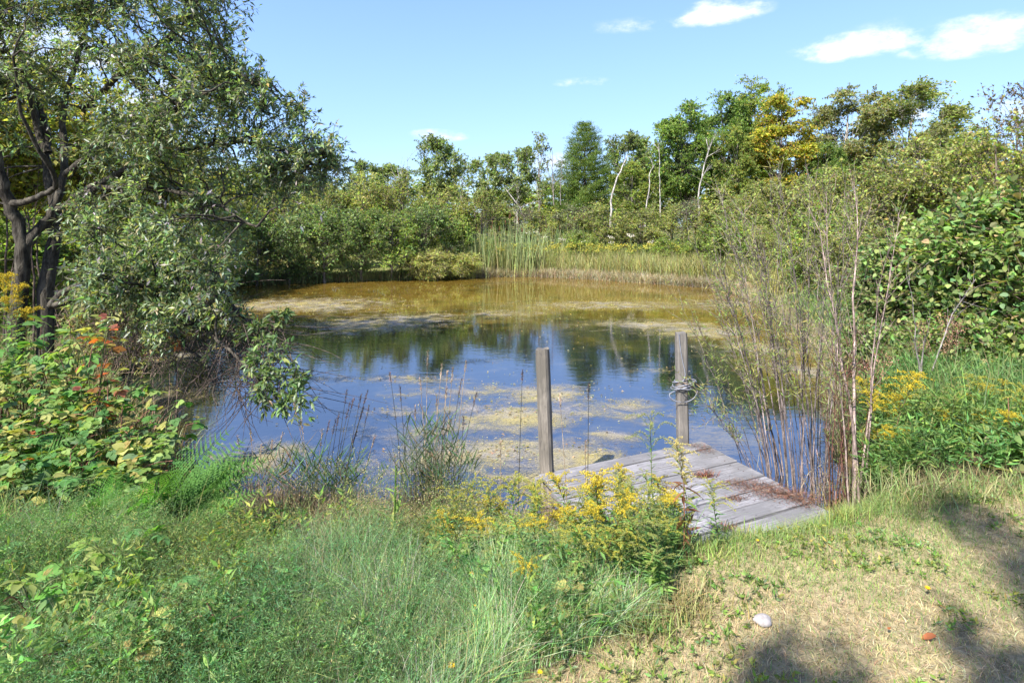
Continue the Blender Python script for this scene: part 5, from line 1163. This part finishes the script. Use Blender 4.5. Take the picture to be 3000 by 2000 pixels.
# bright green thistle-like stalk
root = thing('tall_green_weed', 'bright green upright weed with broad leaves left of the goldenrod', 'weed', (wx(D(905), 3.05), 3.05, gz(-.55, 3.05)))
hh = wz(D(1072), 3.05)-gz(-.55, 3.05); s = MB(); tubes(s, np.array([[0, 0, 0], [.004, 0, hh*.5], [.01, 0, hh]]), np.array([.007, .006, .004]), 7, (.12, .22, .05)); s.build('stem', M_LEAF, root)
lv = leaf_variants([(.09, .20, .035), (.13, .26, .05)], .25, L8, 4)
for k in range(26):
    u = k/25; o = link('leaf', lv[k % 4], root, (.008*u, 0, .04+u*hh)); sz = np.interp(u, [0, .35, .6, 1], [.17, .14, .07, .035]); o.scale = (sz,)*3; o.rotation_euler = (rng.normal(0, .3), -rng.uniform(.3, .9), k*2.4)

# ------------------------------------------------------------------ bare-stemmed willow at the right of the dock
def stem_willow(name, label, stems, leafn, cat='shrub', col=(.18, .15, .145), LL=.055, cols=None):
    b0 = np.array(stems[0][0]); b0[2] = max(gz(b0[0], b0[1]), WATER); root = thing(name, label, cat, tuple(b0)); lm_ = MB(); tw = MB()
    for (b, e, r) in stems:
        b = np.array(b, float)-b0; e = np.array(e, float)-b0; b[2] = -.05; L = np.linalg.norm(e-b); n = 12; t_ = np.linspace(0, 1, n)[:, None]
        P = b+(e-b)*t_; out = np.array([e[0]-b[0], e[1]-b[1], 0]); P = P-out*(t_*(1-t_))*.5+np.cumsum(rng.normal(0, .010*L, (n, 3)), 0)*[1, 1, 0]*t_
        c = np.array(col)*rng.uniform(.65, 1.3); m_ = MB(); tubes(m_, P, r*(1-.8*t_[:, 0]), 6, c); m_.build('stem', M_TWIG, root)
        kb = int(9*L); i = rng.integers(4, n-1, kb); S_ = P[i]+(P[np.minimum(i+1, n-1)]-P[i])*rng.random((kb, 1)); d = norm((e-b)[None]*1.1/L+rng.normal(0, .42, (kb, 3))); ll = rng.uniform(.15, .5, (kb, 1))*(.5+.3*L/2); E_ = S_+d*ll
        tubes(tw, bez(S_, (S_+E_)/2+rng.normal(0, .02, (kb, 3)), E_, 4), np.linspace(.0024, .0009, 4)[None]*np.ones((kb, 1)), 3, c)
        q_ = rng.random((kb, leafn, 1)); pos = (S_[:, None]+(E_-S_)[:, None]*q_).reshape(-1, 3); N_ = len(pos)
        leaves(lm_, pos, norm(np.repeat(d, leafn, 0)*.6+rsph(N_)*.8), rsph(N_), rng.uniform(.6, 1.3, N_)*LL, LL*.12, pick(cols or [(.12, .15, .05), (.16, .18, .06), (.10, .14, .05), (.20, .15, .09)], [2, 2, 2, 1], N_))
    tw.build('twigs', M_TWIG, root, 'stuff'); lm_.build('leaves', M_LEAF, root, 'stuff'); return root
def sw_stems(n, bx, tx, ty, Yr, rr):
    out = []
    for k in range(n):
        u = (k+rng.random())/n; Yb = rng.uniform(*Yr); b = (wx(D(bx[0]+(bx[1]-bx[0])*u+rng.uniform(-15, 15)), Yb), Yb, WATER)
        Ye = Yb+rng.uniform(-.25, .5); e = P3(tx[0]+(tx[1]-tx[0])*u+rng.uniform(-40, 40), rng.uniform(*ty), Ye); out.append((b, e, rng.uniform(*rr)))
    return out
stem_willow('sandbar_willow', 'clump of many thin bare willow stems beside the right edge of the dock', sw_stems(38, (1765, 1900), (1600, 1935), (420, 720), (4.45, 4.9), (.0036, .0072)), 7)
stem_willow('sandbar_willow', 'smaller low willow stems springing out left toward the far dock post', sw_stems(14, (1720, 1800), (1560, 1700), (640, 930), (4.6, 5.0), (.003, .005)), 10)
stem_willow('pink_stemmed_willow', 'taller willow with two thick pinkish stems right of the bare willow clump',
            [((wx(D(1962), 4.0), 4.0, 0), P3(1965, 420, 4.3), .014), ((wx(D(1975), 4.0), 4.0, 0), P3(1900, 470, 4.2), .013), ((wx(D(1968), 4.02), 4.02, 0), P3(2140, 500, 4.4), .008), ((wx(D(1950), 4.05), 4.05, 0), P3(1855, 440, 4.2), .007),
             ((wx(D(1985), 4.02), 4.02, 0), P3(2030, 560, 4.4), .008)], 4, 'tree', (.27, .21, .19))
stem_willow('dark_stemmed_shrub', 'few dark red stems between the bare willow clump and the pinkish stems', sw_stems(9, (1900, 1950), (1860, 2000), (740, 930), (4.1, 4.3), (.004, .007)), 5, col=(.16, .08, .06))
stem_willow('grey_sapling', 'small forked grey sapling standing in the right bank growth',
            [((wx(D(2105), 5.4), 5.4, 0), P3(2120, 770, 5.4), .016), (P3(2120, 775, 5.4), P3(2240, 640, 5.5), .009), (P3(2120, 775, 5.4), P3(2085, 640, 5.4), .008)], 3, 'sapling', (.34, .31, .30))
# dry stalks at the willow's foot
N = 520; x = rng.normal(2.75, .30, N); y = rng.normal(4.45, .14, N); th = rng.uniform(0, 2*PI, N); mb = MB()
blades(mb, np.stack([x, y, np.maximum(ground(x, y), WATER)-.02], -1), rng.uniform(.1, .5, N), .005, np.stack([np.cos(th), np.sin(th)], -1), rng.uniform(.1, 1.2, N), pick([(.20, .155, .125), (.30, .24, .18), (.12, .095, .08)], [2, 1, 2], N), 3)
tag(mb.build('dry_stalks', M_TWIG), 'dead brown stalks crowding the foot of the bare willow clump', 'dead stalks', kind='stuff')
# brown seed heads on the right bank
for (dx, dy, Yd, lb) in ((2185, 780, 5.9, 'reddish-brown seed cluster right of the small grey sapling'), (2000, 850, 5.4, 'small reddish-brown seed cluster beside the pinkish willow stems')):
    p = P3(dx, dy, Yd); z0 = gz(p[0], p[1]); root = thing('seed_stalk', lb, 'weed', (p[0], p[1], z0)); h = p[2]-z0; s = MB(); n = 7
    E_ = np.stack([rng.normal(0, .14, n), rng.normal(0, .08, n), h+rng.normal(0, .07, n)], -1); S_ = rng.normal(0, .03, (n, 3))*[1, 1, 0]; tubes(s, bez(S_, (S_+E_)/2, E_, 5), np.full((n, 5), .003), 4, (.2, .13, .08)); s.build('stem', M_TWIG, root)
    q_ = MB(); p_ = (E_[:, None]+rng.normal(0, 1, (n, 150, 3))*[.045, .045, .04]).reshape(-1, 3); leaves(q_, p_, rsph(len(p_)), rsph(len(p_)), .014, .010, pick([(.26, .13, .09), (.34, .20, .14)], [1, 1], len(p_))); q_.build('seed_head', M_TWIG, root, 'stuff')
# leafy weeds of the right patch and its big pale leaves
def samp_r(n):
    x = rng.uniform(2.2, 6, n*3); y = rng.uniform(3.75, 6.2, n*3); k = (~front_mask(x, y)) & (pond_dist(x, y) > .15) & (x > 2.55+.15*np.sin(y*3)); return x[k][:n], y[k][:n]
sprays('patch_weed', 2200, samp_r, .36, 'dark leafy weeds under the blooming patch right of the dock', [(.045, .09, .03), (.065, .12, .035), (.10, .15, .04)], [3, 3, 1], .06, 20, .25, W=.22)
root = thing('pale_leaved_plant', 'plant with large pale green leaves at the right edge beside the lawn', 'plant', (wx(D(2315), 4.0), 4.0, gz(3.5, 4.0)))
lv = leaf_variants([(.16, .22, .06), (.22, .27, .09), (.12, .19, .05), (.28, .30, .16)], .6, LR, 6); s = MB(); tubes(s, np.array([[0, 0, 0], [.02, 0, .2], [0, 0, .5]]), np.array([.005, .004, .003]), 5, (.22, .12, .08)); s.build('stem', M_TWIG, root)
for k in range(34):
    o = link('leaf', lv[k % 6], root, (rng.normal(0, .10), rng.normal(0, .08), rng.uniform(.05, .32))); sz = rng.uniform(.06, .11); o.scale = (sz,)*3; o.rotation_euler = (rng.normal(0, .4), rng.uniform(-.3, .7), rng.uniform(0, 2*PI))
# far right twiggy tree top against the sky
t_twig = proto_tree('twiggy_tree', 7, 1.5, 4.9, 2.0, 26, .6, 14, 6, .10, .06, [(.10, .08, .05), (.16, .12, .06), (.08, .09, .035)], [2, 2, 1], .07, (.2, .16, .14), zmin=2.5)
place(t_twig, 2340, 195, 15, 200, 'sparse brown-leaved tree standing highest at the right edge')

# ------------------------------------------------------------------ small things on the lawn and bank
def lawn_pt(dx, dy, h=0.0):
    y = (HC-h)*F/(D(dy)-HOR); return wx(D(dx), y), y
import bmesh
bm = bmesh.new(); bmesh.ops.create_icosphere(bm, subdivisions=3, radius=1)
for v in bm.verts:
    f = 1+.10*math.sin(v.co.x*3+1)+.08*math.sin(v.co.y*5)+random.uniform(-.015, .015); v.co = Vector((v.co.x*.042*f, v.co.y*.03*f, max(v.co.z, -.4)*.021*f))
for f in bm.faces: f.smooth = True
me = bpy.data.meshes.new('stone'); bm.to_mesh(me); bm.free(); me.materials.append(plain('pale_stone', (.27, .25, .24), .85, .15, 60))
x, y = lawn_pt(1751, 1418, .02); o = link('stone', me, None, (x, y, gz(x, y)+.012)); tag(o, 'flat pale stone lying on the lawn below the dock', 'stone')
def hawkweed(dx, dy, Yd, r, label):
    e = P3(dx, dy, Yd); z0 = gz(e[0], e[1]); h = e[2]-z0; root = thing('yellow_daisy', label, 'flower', (e[0], e[1], z0))
    s = MB(); tubes(s, bez(np.array([[.02, .02, 0.]]), np.array([[.015, .01, h*.6]]), np.array([[0, 0, h]]), 6), np.full((1, 6), .0011), 4, (.16, .22, .10)); s.build('stem', M_LEAF, root)
    f_ = MB(); n = 26; th = np.arange(n)*2.4; d = np.stack([np.cos(th), np.sin(th)-.5, .35+.5*(np.arange(n) % 3)/3], -1); leaves(f_, np.tile([0, 0, h], (n, 1)), d, np.tile([0, -.4, 1.], (n, 1)), r, r*.34, pick([(.85, .58, .02), (.80, .50, .01)], [1, 1], n, .05, .02))
    f_.build('flower_head', M_FLOWER, root)
hawkweed(1083, 1317, 2.55, .015, 'yellow dandelion-like flower on a tall stalk below the goldenrod clump')
hawkweed(1043, 1303, 2.6, .010, 'half-open yellow flower just left of the tall dandelion-like one')
hawkweed(1037, 1528, 2.0, .016, 'yellow dandelion-like flower nearest the camera')
hawkweed(1240, 1543, 2.0, .011, 'small yellow flower at the bottom centre')
hawkweed(1316, 1376, 2.45, .013, 'yellow flower facing sideways under the goldenrod')
hawkweed(1740, 1240, 3.05, .010, 'small yellow flower in the grass at the shore end of the dock')
hawkweed(1091, 1390, 2.3, .007, 'tiny yellow bud in the long grass below the tall flower')
hawkweed(2130, 1350, 2.62, .015, 'low yellow flower alone on the lawn')
lv = leaf_variants([(.42, .16, .08), (.38, .20, .12), (.5, .3, .16)], .5, LR, 4)
for (dx, dy, sz, lb) in ((2150, 1458, .06, 'curled rust-coloured leaf on the lawn at the right'), (2042, 1445, .03, 'small rusty leaf left of the curled one on the lawn'), (2160, 1388, .035, 'orange-brown leaf on the lawn above the curled one'),
                         (1590, 1352, .04, 'tan leaf on the lawn below the dock corner'), (1915, 1285, .03, 'brown leaf in the grass right of the dock'), (95, 1545, .05, 'rust-coloured leaf in the grass at the bottom left')):
    x, y = lawn_pt(dx, dy, .03); o = link('fallen_leaf', lv[int(rng.integers(4))], None, (x, y, gz(x, y)+.032)); o.scale = (sz,)*3; o.rotation_euler = (rng.normal(0, .4), rng.normal(0, .4), rng.uniform(0, 6)); tag(o, lb, 'leaf')
# bright tuft beside the dock corner
def tuft(dx, dy, n, h, cols, label, r=.05, bend=.5):
    x0, y0 = lawn_pt(dx, dy); mb_ = MB(); th = rng.uniform(0, 2*PI, n); blades(mb_, np.stack([rng.normal(0, r, n), rng.normal(0, r*.6, n), np.full(n, -.01)], -1), rng.uniform(.5, 1, n)*h, .005, np.stack([np.cos(th), np.sin(th)], -1), rng.uniform(.1, bend, n), pick(cols, [1]*len(cols), n), 3)
    return tag(mb_.build('grass_tuft', M_GRASS, loc=(x0, y0, gz(x0, y0))), label, 'grass tuft')
tuft(1935, 1195, 110, .17, [(.16, .28, .05), (.12, .23, .04)], 'bright green grass tuft between the dock corner and the pinkish stems', .045)
tuft(1560, 1400, 330, .17, [(.30, .25, .12), (.20, .22, .07), (.38, .30, .16)], 'straw-coloured tuft bowing over the lawn edge below the dock', .09, 1.2)
tuft(1470, 1440, 260, .16, [(.12, .17, .05), (.24, .22, .10)], 'green and straw tuft at the lawn edge below the goldenrod', .10, 1.0)
tuft(1640, 1265, 260, .10, [(.10, .17, .04), (.14, .20, .05)], 'green grass fringe over the shore end of the dock', .11, .8)
tuft(1740, 1225, 240, .09, [(.10, .17, .04), (.14, .20, .05)], 'second green grass fringe over the shore end of the dock, right of the first', .12, .8)
tuft(2100, 1140, 420, .24, [(.10, .15, .05), (.16, .19, .07), (.25, .22, .11)], 'long grass drooping from the goldenrod patch onto the lawn', .22, 1.5)
tuft(2270, 1125, 420, .22, [(.10, .15, .05), (.14, .17, .06), (.25, .22, .11)], 'long grass at the foot of the goldenrod patch near the right edge', .22, 1.5)

# ------------------------------------------------------------------ trees behind the camera whose shade falls on the bank
shade = proto_tree('shade_tree', 13, 3.4, 8.2, 4.0, 36, .62, 11, 8, .26, .16, MID, [1, 1, 1], .2, zmin=3.5)
for i, (x, y, s, sw, lb) in enumerate(((-8.9, -5.2, .9, .85, 'broadleaf tree behind the camera at the left'), (-2.9, -4.9, 1.0, .44, 'broadleaf tree behind the camera'), (1.2, -7.0, 1.02, .6, 'slim broadleaf tree behind the camera at the right'))):
    o = shade if i == 0 else copy_tree(shade); o.location = (x, y, 0); o.scale = (sw, sw, s); o.rotation_euler = (0, 0, i*1.3); tag(o, lb, 'tree')
for o in list(bpy.data.objects):
    for k_ in ('H', 'R'):
        if k_ in o: del o[k_]
